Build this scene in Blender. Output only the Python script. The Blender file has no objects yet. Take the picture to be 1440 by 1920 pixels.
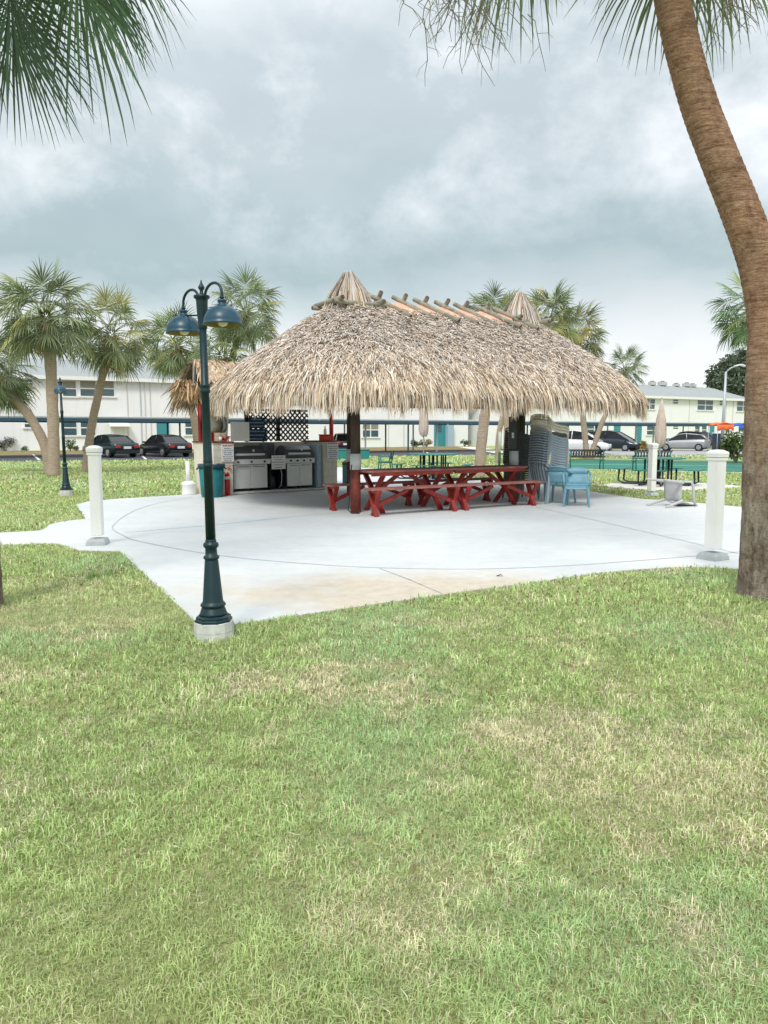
import bpy, math, random
import numpy as np
from mathutils import Vector, Matrix

scene = bpy.context.scene
R = math.radians
# ------------------------------------------------------------------ camera
H = 1.55; FPX = 1392.0; PITCH = R(6.07)
cam_d = bpy.data.cameras.new('camera'); cam = bpy.data.objects.new('camera', cam_d)
scene.collection.objects.link(cam); scene.camera = cam
cam.location = (0, 0, H); cam.rotation_euler = (R(90) - PITCH, 0, 0)
cam_d.sensor_fit = 'VERTICAL'; cam_d.sensor_height = 36; cam_d.sensor_width = 36
cam_d.lens = FPX / 1920 * 36; cam_d.clip_end = 2000; cam_d.clip_start = 0.05
# ------------------------------------------------------------------ view
vs = scene.view_settings
vs.view_transform = 'Standard'; vs.look = 'None'; vs.gamma = 1; vs.exposure = 0.62
# ------------------------------------------------------------------ sun and sky
SUN_EL, SUN_AZ = R(50), R(195)       # azimuth clockwise from +Y; behind the camera, a little left
sd = bpy.data.lights.new('sun', 'SUN'); sun = bpy.data.objects.new('sun', sd)
scene.collection.objects.link(sun); sd.energy = 1.5; sd.angle = R(14); sd.color = (1, .965, .91)
sun.rotation_euler = Vector((math.sin(SUN_AZ)*math.cos(SUN_EL), math.cos(SUN_AZ)*math.cos(SUN_EL), math.sin(SUN_EL))).to_track_quat('Z', 'Y').to_euler()
world = bpy.data.worlds.new("World"); scene.world = world; world.use_nodes = True
nt = world.node_tree; nt.nodes.clear()
def wn(t, **kw):
    n = nt.nodes.new(t)
    for k, v in kw.items(): setattr(n, k, v)
    return n
def wl(a, b): nt.links.new(a, b)
wo = wn('ShaderNodeOutputWorld'); bg = wn('ShaderNodeBackground'); bg.inputs[1].default_value = 0.1
sky = wn('ShaderNodeTexSky', sky_type='NISHITA', sun_disc=False, sun_elevation=SUN_EL, sun_rotation=SUN_AZ)
tc = wn('ShaderNodeTexCoord'); sep = wn('ShaderNodeSeparateXYZ'); wl(tc.outputs['Generated'], sep.inputs[0])
def wnoise(scale, sc, detail, rough, loc=(0, 0, 0), dist=0.0):
    m = wn('ShaderNodeMapping'); m.inputs['Scale'].default_value = sc; m.inputs['Location'].default_value = loc
    wl(tc.outputs['Generated'], m.inputs[0])
    n = wn('ShaderNodeTexNoise'); n.inputs['Scale'].default_value = scale
    n.inputs['Detail'].default_value = detail; n.inputs['Roughness'].default_value = rough
    n.inputs['Distortion'].default_value = dist
    wl(m.outputs[0], n.inputs['Vector']); return n.outputs['Fac']
def wmath(op, a, b=None, c=None, clamp=False):
    n = wn('ShaderNodeMath', operation=op, use_clamp=clamp)
    for i, x in enumerate((a, b, c)):
        if x is None: continue
        if isinstance(x, (int, float)): n.inputs[i].default_value = x
        else: wl(x, n.inputs[i])
    return n.outputs[0]
big = wnoise(2.6, (1, 1, 1.7), 7, .55, (3.1, 1.2, .3), .2)
fine = wnoise(6.0, (1, 1, 1.25), 9, .62, (1.3, 7.2, 2.1), .15)
# elevation with cloud edges broken up by the noise
zz = wmath('ADD', sep.outputs['Z'], wmath('MULTIPLY', wmath('SUBTRACT', big, .5), .27))
ramp = wn('ShaderNodeValToRGB'); wl(zz, ramp.inputs[0]); cr = ramp.color_ramp
stops = [(0.0, (.90, .92, .92)), (.115, (.90, .925, .93)), (.15, (.66, .74, .755)), (.19, (.42, .535, .555)), (.235, (.45, .56, .585)),
         (.27, (.52, .62, .65)), (.33, (.60, .68, .71)), (.42, (.60, .68, .72)), (.60, (1.25, 1.28, 1.3)), (.9, (1.9, 1.93, 1.95))]
while len(cr.elements) < len(stops): cr.elements.new(.5)
for e, (p, c) in zip(cr.elements, stops): e.position = p; e.color = (*c, 1)
# bright billows, more of them towards the right of the picture
bill = wmath('ADD', wmath('MULTIPLY', fine, .6), wmath('MULTIPLY', big, .4))
bill = wmath('ADD', bill, wmath('MULTIPLY', sep.outputs['X'], .16))
bill = wmath('MULTIPLY', wmath('SUBTRACT', bill, .450), 4.5, clamp=True)
hi = wmath('MULTIPLY', wmath('SUBTRACT', sep.outputs['Z'], .17), 7.0, clamp=True)
bill = wmath('MULTIPLY', bill, hi)
mixb = wn('ShaderNodeMix', data_type='RGBA'); wl(bill, mixb.inputs[0]); wl(ramp.outputs[0], mixb.inputs[6]); mixb.inputs[7].default_value = (1.12, 1.14, 1.17, 1)
dk = wmath('MULTIPLY', wmath('SUBTRACT', .53, big), 3.4, clamp=True)
mixd = wn('ShaderNodeMix', data_type='RGBA'); wl(wmath('MULTIPLY', dk, .55), mixd.inputs[0]); wl(mixb.outputs[2], mixd.inputs[6]); mixd.inputs[7].default_value = (.42, .50, .55, 1)
scl = wn('ShaderNodeVectorMath', operation='SCALE'); wl(mixd.outputs[2], scl.inputs[0]); scl.inputs['Scale'].default_value = 7.2
mixs = wn('ShaderNodeMix', data_type='RGBA'); mixs.inputs[0].default_value = .94
wl(sky.outputs[0], mixs.inputs[6]); wl(scl.outputs[0], mixs.inputs[7])
wl(mixs.outputs[2], bg.inputs[0]); wl(bg.outputs[0], wo.inputs[0])

# ------------------------------------------------------------------ projection helpers (photo pixel -> place)
def ray(px, py):
    u = px - 720; v = 960 - py
    return u, FPX*math.cos(PITCH) + v*math.sin(PITCH), v*math.cos(PITCH) - FPX*math.sin(PITCH)
def G(px, py, z=0.0):
    a, b, c = ray(px, py); t = (z - H)/c
    return Vector((a*t, b*t, z))
def at(px, py, Y):
    a, b, c = ray(px, py); t = Y/b
    return Vector((a*t, Y, H + c*t))

# ------------------------------------------------------------------ mesh builder
def tag(o, label=None, cat=None, group=None, kind=None):
    if label: o['label'] = label
    if cat: o['category'] = cat
    if group: o['group'] = group
    if kind: o['kind'] = kind
    return o
def thing(name, label, cat, loc=(0, 0, 0), rz=0, group=None):
    o = bpy.data.objects.new(name, None); scene.collection.objects.link(o)
    o.location = loc; o.rotation_euler = (0, 0, rz); o.empty_display_size = .2
    return tag(o, label, cat, group)
class MB:
    def __init__(s): s.v = []; s.f = []; s.sm = []
    def add(s, vs, fs, smooth=False):
        b = len(s.v); s.v += [tuple(p) for p in vs]
        s.f += [tuple(i + b for i in f) for f in fs]; s.sm += [smooth]*len(fs); return s
    def box(s, c, d, M=None, rz=0):
        hx, hy, hz = d[0]/2, d[1]/2, d[2]/2
        vs = [Vector((x, y, z)) for z in (-hz, hz) for y in (-hy, hy) for x in (-hx, hx)]
        if rz: 
            q = Matrix.Rotation(rz, 3, 'Z'); vs = [q @ v for v in vs]
        if M is not None: vs = [M @ v for v in vs]
        c = Vector(c)
        return s.add([v + c for v in vs], [(0, 2, 3, 1), (4, 5, 7, 6), (0, 1, 5, 4), (2, 6, 7, 3), (0, 4, 6, 2), (1, 3, 7, 5)])
    def beam(s, p0, p1, w, h, up=(0, 0, 1)):
        p0 = Vector(p0); p1 = Vector(p1); d = (p1 - p0); L = d.length; d.normalize()
        side = d.cross(Vector(up))
        if side.length < 1e-4: side = d.cross(Vector((0, 1, 0)))
        side.normalize(); u = side.cross(d)
        M = Matrix((side, d, u)).transposed()
        return s.box((p0 + p1)/2, (w, L, h), M)
    def tube(s, pts, rad, n=10, caps=True, smooth=True, jit=None):
        pts = [Vector(p) for p in pts]
        if not hasattr(rad, '__len__'): rad = [rad]*len(pts)
        vs = []; fs = []; prev = None
        for i, p in enumerate(pts):
            a = pts[max(i-1, 0)]; b = pts[min(i+1, len(pts)-1)]; d = (b - a).normalized()
            if prev is None:
                x = d.cross(Vector((0, 0, 1)));
                if x.length < .05: x = d.cross(Vector((0, 1, 0)))
                x.normalize()
            else:
                x = (prev - d*prev.dot(d)).normalized()
            prev = x; y = d.cross(x)
            for k in range(n):
                t = 2*math.pi*k/n; r = rad[i]*(jit(i, k) if jit else 1)
                vs.append(p + x*(math.cos(t)*r) + y*(math.sin(t)*r))
        for i in range(len(pts)-1):
            for k in range(n):
                k2 = (k+1) % n
                fs.append((i*n+k, i*n+k2, (i+1)*n+k2, (i+1)*n+k))
        s.add(vs, fs, smooth)
        if caps:
            b = len(s.v) - len(vs); m = (len(pts)-1)*n
            s.f.append(tuple(b + k for k in range(n))[::-1]); s.sm.append(False)
            s.f.append(tuple(b + m + k for k in range(n))); s.sm.append(False)
        return s
    def lathe(s, prof, n=24, c=(0, 0, 0), smooth=True, rot=0):
        c = Vector(c); vs = []; fs = []
        for r, z in prof:
            for k in range(n):
                t = 2*math.pi*k/n + rot; vs.append(c + Vector((r*math.cos(t), r*math.sin(t), z)))
        for i in range(len(prof)-1):
            for k in range(n):
                k2 = (k+1) % n; fs.append((i*n+k, i*n+k2, (i+1)*n+k2, (i+1)*n+k))
        fs.append(tuple(range(n))[::-1]); fs.append(tuple((len(prof)-1)*n + k for k in range(n)))
        return s.add(vs, fs, smooth)
    def prism(s, poly, z0, z1):
        n = len(poly); vs = [(p[0], p[1], z0) for p in poly] + [(p[0], p[1], z1) for p in poly]
        fs = [tuple(range(n))[::-1], tuple(range(n, 2*n))] + [(i, (i+1) % n, n+(i+1) % n, n+i) for i in range(n)]
        return s.add(vs, fs)
    def grid(s, fn, nu, nv, th, smooth=True):
        """fn(u,v)->point ; a curved plate of thickness th (offset along -z of fn2)"""
        P = [[Vector(fn(i/nu, j/nv)) for j in range(nv+1)] for i in range(nu+1)]
        N = [[None]*(nv+1) for _ in range(nu+1)]
        for i in range(nu+1):
            for j in range(nv+1):
                du = P[min(i+1, nu)][j] - P[max(i-1, 0)][j]; dv = P[i][min(j+1, nv)] - P[i][max(j-1, 0)]
                N[i][j] = du.cross(dv).normalized()
        a = [P[i][j] for i in range(nu+1) for j in range(nv+1)]
        b = [P[i][j] - N[i][j]*th for i in range(nu+1) for j in range(nv+1)]
        w = nv+1; m = len(a); fs = []
        for i in range(nu):
            for j in range(nv):
                q = (i*w+j, (i+1)*w+j, (i+1)*w+j+1, i*w+j+1); fs.append(q); fs.append(tuple(x+m for x in q[::-1]))
        for i in range(nu):
            fs.append((i*w, i*w+m, (i+1)*w+m, (i+1)*w)); fs.append((i*w+nv, (i+1)*w+nv, (i+1)*w+nv+m, i*w+nv+m))
        for j in range(nv):
            fs.append((j, j+1, j+1+m, j+m)); k = nu*w; fs.append((k+j, k+j+m, k+j+1+m, k+j+1))
        return s.add(a+b, fs, smooth)
    def build(s, name, mat, parent=None, bevel=0, label=None):
        me = bpy.data.meshes.new(name); me.from_pydata(s.v, [], s.f)
        me.polygons.foreach_set('use_smooth', s.sm); me.materials.append(mat); me.validate(); me.update()
        o = bpy.data.objects.new(name, me); scene.collection.objects.link(o)
        if parent is not None: o.parent = parent
        if bevel:
            m = o.modifiers.new('bevel', 'BEVEL'); m.width = bevel; m.segments = 2; m.limit_method = 'ANGLE'
        if label: o['label'] = label
        return o
def copy_tree(o, parent=None):
    c = o.copy(); scene.collection.objects.link(c)
    if parent is not None: c.parent = parent
    for ch in list(o.children): copy_tree(ch, c)
    return c
def strips(name, pts, side, widths, col, mat, parent=None):
    """pts (N,K,3) centre lines, side (N,3) or (N,K,3), widths (N,K), col (N,3) -> one mesh of many blades"""
    N, K, _ = pts.shape
    if side.ndim == 2: side = side[:, None, :]
    off = side*widths[:, :, None]*.5
    V = np.stack([pts - off, pts + off], axis=2).reshape(-1, 3).astype(np.float32)
    base = (np.arange(N)*K*2)[:, None] + (np.arange(K-1)*2)[None, :]
    Fq = np.stack([base, base+1, base+3, base+2], axis=-1).reshape(-1)
    me = bpy.data.meshes.new(name)
    me.vertices.add(len(V)); me.vertices.foreach_set('co', V.ravel())
    nf = N*(K-1); me.loops.add(nf*4); me.loops.foreach_set('vertex_index', Fq.astype(np.int32))
    me.polygons.add(nf); me.polygons.foreach_set('loop_start', np.arange(nf, dtype=np.int32)*4)
    me.polygons.foreach_set('loop_total', np.full(nf, 4, dtype=np.int32))
    a = me.color_attributes.new('tint', 'FLOAT_COLOR', 'POINT')
    C = np.ones((N, K*2, 4), dtype=np.float32); C[:, :, :3] = col[:, None, :] if col.ndim == 2 else np.repeat(col, 2, axis=1)
    a.data.foreach_set('color', C.ravel())
    me.materials.append(mat); me.update(); me.validate()
    o = bpy.data.objects.new(name, me); scene.collection.objects.link(o)
    if parent is not None: o.parent = parent
    return o

# ------------------------------------------------------------------ materials
class NT:
    def __init__(s, name):
        s.m = bpy.data.materials.new(name); s.m.use_nodes = True; s.t = s.m.node_tree
        s.b = s.t.nodes['Principled BSDF']
    def n(s, t, **kw):
        x = s.t.nodes.new(t)
        for k, v in kw.items(): setattr(x, k, v)
        return x
    def l(s, a, b): s.t.links.new(a, b)
    def noise(s, scale, detail=5, rough=.6, sc=(1, 1, 1), dist=0):
        tcn = s.n('ShaderNodeTexCoord'); m = s.n('ShaderNodeMapping'); m.inputs['Scale'].default_value = sc
        s.l(tcn.outputs['Object'], m.inputs[0]); n = s.n('ShaderNodeTexNoise')
        n.inputs['Scale'].default_value = scale; n.inputs['Detail'].default_value = detail
        n.inputs['Roughness'].default_value = rough; n.inputs['Distortion'].default_value = dist
        s.l(m.outputs[0], n.inputs['Vector']); return n.outputs['Fac']
    def ramp(s, fac, stops):
        r = s.n('ShaderNodeValToRGB'); e = r.color_ramp.elements
        while len(e) < len(stops): e.new(.5)
        for x, (p, c) in zip(e, stops): x.position = p; x.color = (*c, 1)
        s.l(fac, r.inputs[0]); return r.outputs[0]
    def mix(s, fac, a, b, mode='MIX'):
        m = s.n('ShaderNodeMix', data_type='RGBA', blend_type=mode)
        for i, x in ((0, fac), (6, a), (7, b)):
            if isinstance(x, (int, float)): m.inputs[i].default_value = x
            elif isinstance(x, tuple): m.inputs[i].default_value = (*x, 1)
            else: s.l(x, m.inputs[i])
        return m.outputs[2]
    def bump(s, fac, strength, dist=.01):
        b = s.n('ShaderNodeBump'); b.inputs['Strength'].default_value = strength; b.inputs['Distance'].default_value = dist
        s.l(fac, b.inputs['Height']); s.l(b.outputs[0], s.b.inputs['Normal'])
def M(name, col, rough=.6, metal=0, var=.12, scale=8, bump=.0, bscale=40, spec=.5, sc=(1, 1, 1), emit=None):
    t = NT(name); t.b.inputs['Roughness'].default_value = rough; t.b.inputs['Metallic'].default_value = metal
    t.b.inputs['Specular IOR Level'].default_value = spec
    f = t.noise(scale, 6, .65, sc)
    lo = tuple(c*(1-var) for c in col); hi = tuple(min(1, c*(1+var)) for c in col)
    t.l(t.ramp(f, [(.3, lo), (.7, hi)]), t.b.inputs['Base Color'])
    if bump: t.bump(t.noise(bscale, 4, .6, sc), bump)
    return t.m
def tint_mat(name, rough=.7, trans=0.0, spec=.3, var=.0):
    t = NT(name); a = t.n('ShaderNodeAttribute', attribute_name='tint'); t.b.inputs['Roughness'].default_value = rough
    t.b.inputs['Specular IOR Level'].default_value = spec
    t.l(a.outputs['Color'], t.b.inputs['Base Color'])
    if trans:
        tr = t.n('ShaderNodeBsdfTranslucent'); t.l(a.outputs['Color'], tr.inputs[0])
        ms = t.n('ShaderNodeMixShader'); ms.inputs[0].default_value = trans
        t.l(t.b.outputs[0], ms.inputs[1]); t.l(tr.outputs[0], ms.inputs[2])
        t.l(ms.outputs[0], t.t.nodes['Material Output'].inputs[0])
    return t.m
m_blade = tint_mat('grass_blade', .6, .3)
m_leaf = tint_mat('palm_leaf', .45, .25, .5)
m_thatch = tint_mat('thatch_strip', .85, .08, .15)
m_bushleaf = tint_mat('bush_leaf', .5, .2)
m_thatch_base = M('thatch_core', (.14, .11, .08), .95, var=.5, scale=25, bump=.5)
m_green_metal = M('dark_teal_paint', (.004, .026, .034), .38, var=.2, scale=5, spec=.4)
m_dome = M('teal_dome_paint', (.012, .062, .100), .36, var=.2, scale=4, spec=.45)
m_dome_in = M('dome_inside', (.30, .22, .06), .6, var=.3, scale=12)
m_bulb = M('frosted_bulb', (.75, .70, .62), .3, var=.03)
m_footing = M('footing_concrete', (.52, .53, .50), .9, var=.18, scale=9, bump=.3)
m_vinyl = M('white_vinyl', (.85, .85, .84), .40, var=.05, scale=3)
t = NT('white_vinyl_worn'); t.b.inputs['Roughness'].default_value = .42
c = t.ramp(t.noise(3, 6, .65), [(.3, (.80, .80, .78)), (.7, (.86, .86, .85))])
c = t.mix(t.ramp(t.noise(7, 8, .8, (1.6, 1.6, .35)), [(.56, (0, 0, 0)), (.72, (.42, .42, .42))]), c, (.50, .48, .40))
t.l(c, t.b.inputs['Base Color']); t.bump(t.noise(50, 3, .5), .08); m_vinyl = t.m
m_plinth = M('grey_plinth', (.40, .44, .44), .7, var=.12, scale=7)
m_redwood = M('red_stained_wood', (.26, .017, .012), .5, var=.5, scale=9, bump=.25, sc=(1, 1, 1))
m_redtop = M('weathered_red_boards', (.27, .11, .09), .7, var=.4, scale=7, bump=.25)
m_redpost = M('red_painted_post', (.17, .032, .018), .7, var=.6, scale=7, bump=.3)
m_redsteel = M('red_painted_timber', (.36, .008, .012), .45, var=.2, scale=4)
m_darkpost = M('dark_stained_post', (.055, .035, .022), .8, var=.5, scale=12, bump=.5, sc=(1, 1, .2))
m_whiteband = M('pale_post_wrap', (.52, .55, .54), .7, var=.12, scale=9)
m_log = M('weathered_log', (.26, .24, .19), .9, var=.4, scale=6, bump=.5)
m_logend = M('log_end', (.10, .075, .05), .9, var=.3)
m_orange = M('orange_felt', (.60, .36, .25), .9, var=.15, scale=5)
m_block = M('painted_block', (.68, .64, .54), .85, var=.08, scale=10, bump=.3)
m_maroon = M('maroon_lattice', (.030, .010, .010), .6, var=.3)
m_steel = M('stainless_steel', (.66, .67, .66), .38, metal=.25, var=.06, scale=3)
m_grillblack = M('black_enamel', (.018, .022, .025), .25, var=.2)
m_grillhood = M('grey_hood_steel', (.13, .15, .165), .3, metal=.6, var=.2, scale=4)
m_bluegrey = M('blue_grey_panel', (.34, .46, .54), .6, var=.1)
m_navy = M('navy_sign', (.008, .035, .11), .5, var=.15)
m_navyline = M('sign_lettering', (.30, .42, .58), .6, var=.1)
m_paper = M('white_sign_board', (.80, .79, .77), .6, var=.03)
m_ink = M('sign_ink', (.22, .25, .33), .7, var=.2)
m_redink = M('red_ink', (.62, .09, .09), .6, var=.1)
m_red = M('extinguisher_red', (.60, .012, .018), .3, var=.1)
m_teal = M('teal_bin_plastic', (.012, .165, .185), .5, var=.12)
m_tealdark = M('dark_teal_rim', (.015, .06, .08), .5, var=.1)
m_chairgrey = M('blue_grey_resin', (.30, .36, .41), .5, var=.1)
m_chairdark = M('charcoal_resin', (.12, .14, .14), .6, var=.1)
m_chairbeige = M('beige_resin', (.62, .58, .46), .45, var=.06)
m_chairblue = M('pale_blue_resin', (.16, .34, .43), .5, var=.1)
m_chairwhite = M('grey_white_resin', (.46, .46, .46), .5, var=.1)
m_benchgreen = M('green_coated_metal', (.012, .15, .12), .5, var=.12)
m_black = M('black_metal', (.012, .018, .02), .45, var=.2)
m_umb = M('faded_umbrella_cloth', (.58, .48, .42), .85, var=.15, scale=6)
m_wall = M('white_stucco', (.82, .83, .85), .85, var=.03, scale=.8, bump=.2)
t = NT('stucco_weathered'); t.b.inputs['Roughness'].default_value = .88; t.b.inputs['Specular IOR Level'].default_value = .2
c = t.ramp(t.noise(.35, 6, .6), [(.3, (.78, .80, .815)), (.7, (.84, .85, .865))])
c = t.mix(t.ramp(t.noise(1.3, 8, .75, (1.6, 1.6, .18)), [(.52, (0, 0, 0)), (.75, (.35, .35, .35))]), c, (.58, .60, .59))
t.l(c, t.b.inputs['Base Color']); t.bump(t.noise(30, 4, .6), .2); m_wall = t.m
m_roof = M('pale_roof', (.29, .32, .325), .85, var=.06, scale=1.2)
m_fascia = M('white_trim', (.78, .79, .78), .6, var=.03)
m_blue = M('carport_blue', (.025, .075, .115), .5, var=.1, scale=2)
m_glass = M('window_glass', (.035, .085, .105), .12, var=.35, scale=.9, spec=.9)
m_blind = M('window_blind', (.26, .25, .20), .6, var=.15)
m_door = M('teal_door', (.045, .25, .29), .5, var=.08)
m_greypost = M('galvanised_post', (.42, .47, .50), .5, metal=.3, var=.1)
m_ac = M('ac_casing', (.46, .47, .46), .6, var=.2)
m_tyre = M('tyre_rubber', (.015, .015, .016), .8, var=.2)
m_rim = M('alloy_rim', (.40, .41, .42), .35, metal=.8)
m_cglass = M('car_glass', (.010, .014, .017), .08, var=.1, spec=.4)
m_tail = M('tail_lamp', (.45, .02, .02), .2, var=.1)
m_head = M('head_lamp', (.65, .68, .70), .12, var=.05)
m_plate = M('licence_plate', (.70, .72, .74), .5)
def paint(name, col): return M(name, col, .22, metal=.25, var=.06, scale=2, spec=.7)

# lawn soil / thatch layer below the blades
t = NT('dark_teal_worn'); t.b.inputs['Specular IOR Level'].default_value = .4
c = t.ramp(t.noise(6, 6, .7), [(.3, (.003, .022, .029)), (.7, (.006, .031, .040))])
c = t.mix(t.ramp(t.noise(16, 9, .85, (1.5, 1.5, .5)), [(.60, (0, 0, 0)), (.70, (.30, .30, .30))]), c, (.11, .13, .12))
t.l(c, t.b.inputs['Base Color']); t.l(t.ramp(t.noise(11, 6, .7), [(.3, (.28, .28, .28)), (.7, (.55, .55, .55))]), t.b.inputs['Roughness']); t.bump(t.noise(60, 4, .6), .12); m_green_metal = t.m
t = NT('lawn'); t.b.inputs['Roughness'].default_value = .95; t.b.inputs['Specular IOR Level'].default_value = .1
f1 = t.noise(.55, 6, .6); f2 = t.noise(14, 8, .75); f3 = t.noise(90, 4, .7, (1, 1, 1)); f4 = t.noise(2.6, 5, .65, dist=.6)
c = t.ramp(f1, [(.32, (.30, .35, .13)), (.52, (.36, .40, .17)), (.70, (.42, .42, .22))])
c = t.mix(t.ramp(f4, [(.50, (0, 0, 0)), (.75, (.75, .75, .75))]), c, (.48, .42, .27))
c = t.mix(.75, c, t.ramp(f2, [(.28, (.35, .38, .35)), (.5, (.95, .95, .95)), (.75, (1.5, 1.45, 1.3))]), 'MULTIPLY')
c = t.mix(.7, c, t.ramp(f3, [(.3, (.45, .45, .45)), (.6, (1.15, 1.15, 1.1))]), 'MULTIPLY')
t.l(c, t.b.inputs['Base Color']); t.bump(t.noise(60, 5, .8), .7, .03); m_lawn = t.m
# concrete: off-white coat with a tan stain near the lawn edge, scuffs
t = NT('patio_concrete'); t.b.inputs['Roughness'].default_value = .75; t.b.inputs['Specular IOR Level'].default_value = .25
f1 = t.noise(.35, 6, .62); f2 = t.noise(5, 8, .7); f3 = t.noise(1.1, 7, .7, (.5, 2.6, 1), .5)
c = t.ramp(f1, [(.30, (.50, .545, .56)), (.52, (.585, .615, .62)), (.72, (.65, .665, .655))])
c = t.mix(.55, c, t.ramp(f2, [(.3, (.84, .85, .86)), (.6, (1, 1, 1))]), 'MULTIPLY')
c = t.mix(t.ramp(f3, [(.54, (0, 0, 0)), (.72, (.5, .5, .5))]), c, (.42, .465, .49))
sc_ = t.noise(2.4, 8, .8, (1.0, 7.0, 1), 1.2)
c = t.mix(t.ramp(sc_, [(.66, (0, 0, 0)), (.70, (.45, .45, .45)), (.78, (.6, .6, .6))]), c, (.34, .37, .385))
c = t.mix(t.ramp(t.noise(38, 5, .8), [(.66, (0, 0, 0)), (.74, (.5, .5, .5))]), c, (.33, .33, .31))
c = t.mix(t.ramp(t.noise(.8, 4, .6), [(.52, (0, 0, 0)), (.75, (.35, .35, .35))]), c, (.66, .63, .57))
# stain: an ellipse broken by noise, centred where rain-washed soil lies
tcn = t.n('ShaderNodeTexCoord'); mp = t.n('ShaderNodeMapping'); SC = (.35, 7.15)
mp.inputs['Location'].default_value = (-SC[0]/2.9, -SC[1]/1.2, 0); mp.inputs['Scale'].default_value = (1/2.9, 1/1.2, 0)
t.l(tcn.outputs['Object'], mp.inputs[0]); ln = t.n('ShaderNodeVectorMath', operation='LENGTH'); t.l(mp.outputs[0], ln.inputs[0])
ad = t.n('ShaderNodeMath', operation='ADD'); t.l(ln.outputs['Value'], ad.inputs[0])
sb = t.n('ShaderNodeMath', operation='MULTIPLY_ADD'); t.l(t.noise(1.3, 6, .65), sb.inputs[0]); sb.inputs[1].default_value = 1.6; sb.inputs[2].default_value = -.8
t.l(sb.outputs[0], ad.inputs[1])
msk = t.ramp(ad.outputs[0], [(.35, (.95, .95, .95)), (1.0, (0, 0, 0))])
c = t.mix(msk, c, t.ramp(t.noise(6, 7, .7), [(.3, (.47, .41, .32)), (.7, (.60, .545, .45))]))
t.l(c, t.b.inputs['Base Color']); t.bump(t.noise(120, 4, .7), .15, .004); m_conc = t.m
m_asphalt = M('asphalt', (.060, .066, .080), .9, var=.25, scale=3, bump=.4)
m_pale_road = M('pale_drive', (.33, .33, .35), .9, var=.15, scale=1.5)
m_line = M('road_paint', (.70, .71, .72), .7, var=.1)
m_joint = M('control_joint', (.38, .41, .42), .95, var=.25, scale=6)
m_court = M('court_green', (.012, .17, .115), .7, var=.08, scale=1)
m_courtdark = M('court_dark_green', (.03, .15, .075), .7, var=.08, scale=1)
m_courtlight = M('court_pale_green', (.14, .45, .36), .7, var=.08, scale=1)
m_pad = M('pad_concrete', (.60, .59, .55), .85, var=.12, scale=4)
m_straw = M('dry_verge', (.20, .15, .055), .95, var=.5, scale=3, bump=.4)

# ------------------------------------------------------------------ setting
def flat(name, poly, z0, z1, mat):
    o = MB().prism(poly, z0, z1).build(name, mat); tag(o, kind='structure'); return o
flat('ground', [(-500, -20), (500, -20), (500, 700), (-500, 700)], -.3, 0, m_lawn)
def PX(l): return [G(*p)[:2] for p in l]
def smooth_poly(pts, n=5):
    """Catmull-Rom through pixel points (already ground coordinates)"""
    out = []; m = len(pts)
    for i in range(m-1):
        p0 = pts[max(i-1, 0)]; p1 = pts[i]; p2 = pts[i+1]; p3 = pts[min(i+2, m-1)]
        for k in range(n):
            t_ = k/n
            out.append(tuple(.5*((2*p1[a]) + (-p0[a]+p2[a])*t_ + (2*p0[a]-5*p1[a]+4*p2[a]-p3[a])*t_**2 + (-p0[a]+3*p1[a]-3*p2[a]+p3[a])*t_**3) for a in (0, 1)))
    out.append(tuple(pts[-1])); return out
near_right = smooth_poly(PX([(440, 1173), (600, 1150), (760, 1127), (900, 1107), (1000, 1094), (1100, 1079), (1200, 1069), (1300, 1065), (1390, 1069), (1520, 1080)]))
left_in = smooth_poly(PX([(150, 1034), (132, 1029), (120, 1024), (98, 1020)]))
left_out = smooth_poly(PX([(0, 1000), (70, 996), (87, 990), (95, 984), (125, 978), (161, 974)]))
patio_poly = PX([(-400, 1024), (-200, 1022), (0, 1024), (60, 1021)]) + left_in[::-1] + PX([(225, 1035), (365, 1166)]) + near_right + \
    PX([(1600, 1050), (1600, 975), (1440, 958), (1385, 951), (1290, 942), (1200, 936), (1120, 924), (1090, 920), (1010, 908), (880, 896), (760, 893), (735, 880),
        (622, 876), (600, 898), (350, 928), (220, 936), (165, 941), (143, 947)]) + left_out[::-1] + PX([(-200, 1004), (-400, 1006)])
flat('patio', patio_poly, -.1, .012, m_conc)
def ribbon(mb, pts, w, z):
    for a, b in zip(pts[:-1], pts[1:]):
        d = Vector((b[0]-a[0], b[1]-a[1], 0)); L = d.length
        if L < 1e-5: continue
        n_ = Vector((-d.y, d.x, 0))/L*w/2; ex = d/L*w*.2
        A = Vector((a[0], a[1], z)) - ex; B = Vector((b[0], b[1], z)) + ex
        mb.add([A-n_, B-n_, B+n_, A+n_], [(0, 1, 2, 3)])
jm = MB()
ribbon(jm, smooth_poly(PX([(360, 933), (300, 944), (262, 955), (235, 968), (215, 984), (212, 994), (232, 1006), (262, 1017), (400, 1042), (560, 1058), (720, 1067), (900, 1069), (1060, 1063), (1200, 1053), (1320, 1043), (1420, 1033), (1500, 1024)]), 8), .015, .0165)
jm.build('patio_joint', m_joint)['kind'] = 'structure'
jm = MB(); ribbon(jm, PX([(235, 1000), (400, 986), (560, 969), (665, 960)]), .02, .0165); ribbon(jm, PX([(1005, 952), (1120, 978), (1385, 1040)]), .014, .0165)
ribbon(jm, PX([(712, 1068), (770, 1090), (830, 1116)]), .012, .0165)
jm.build('patio_joint', m_joint)['kind'] = 'structure'
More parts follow.
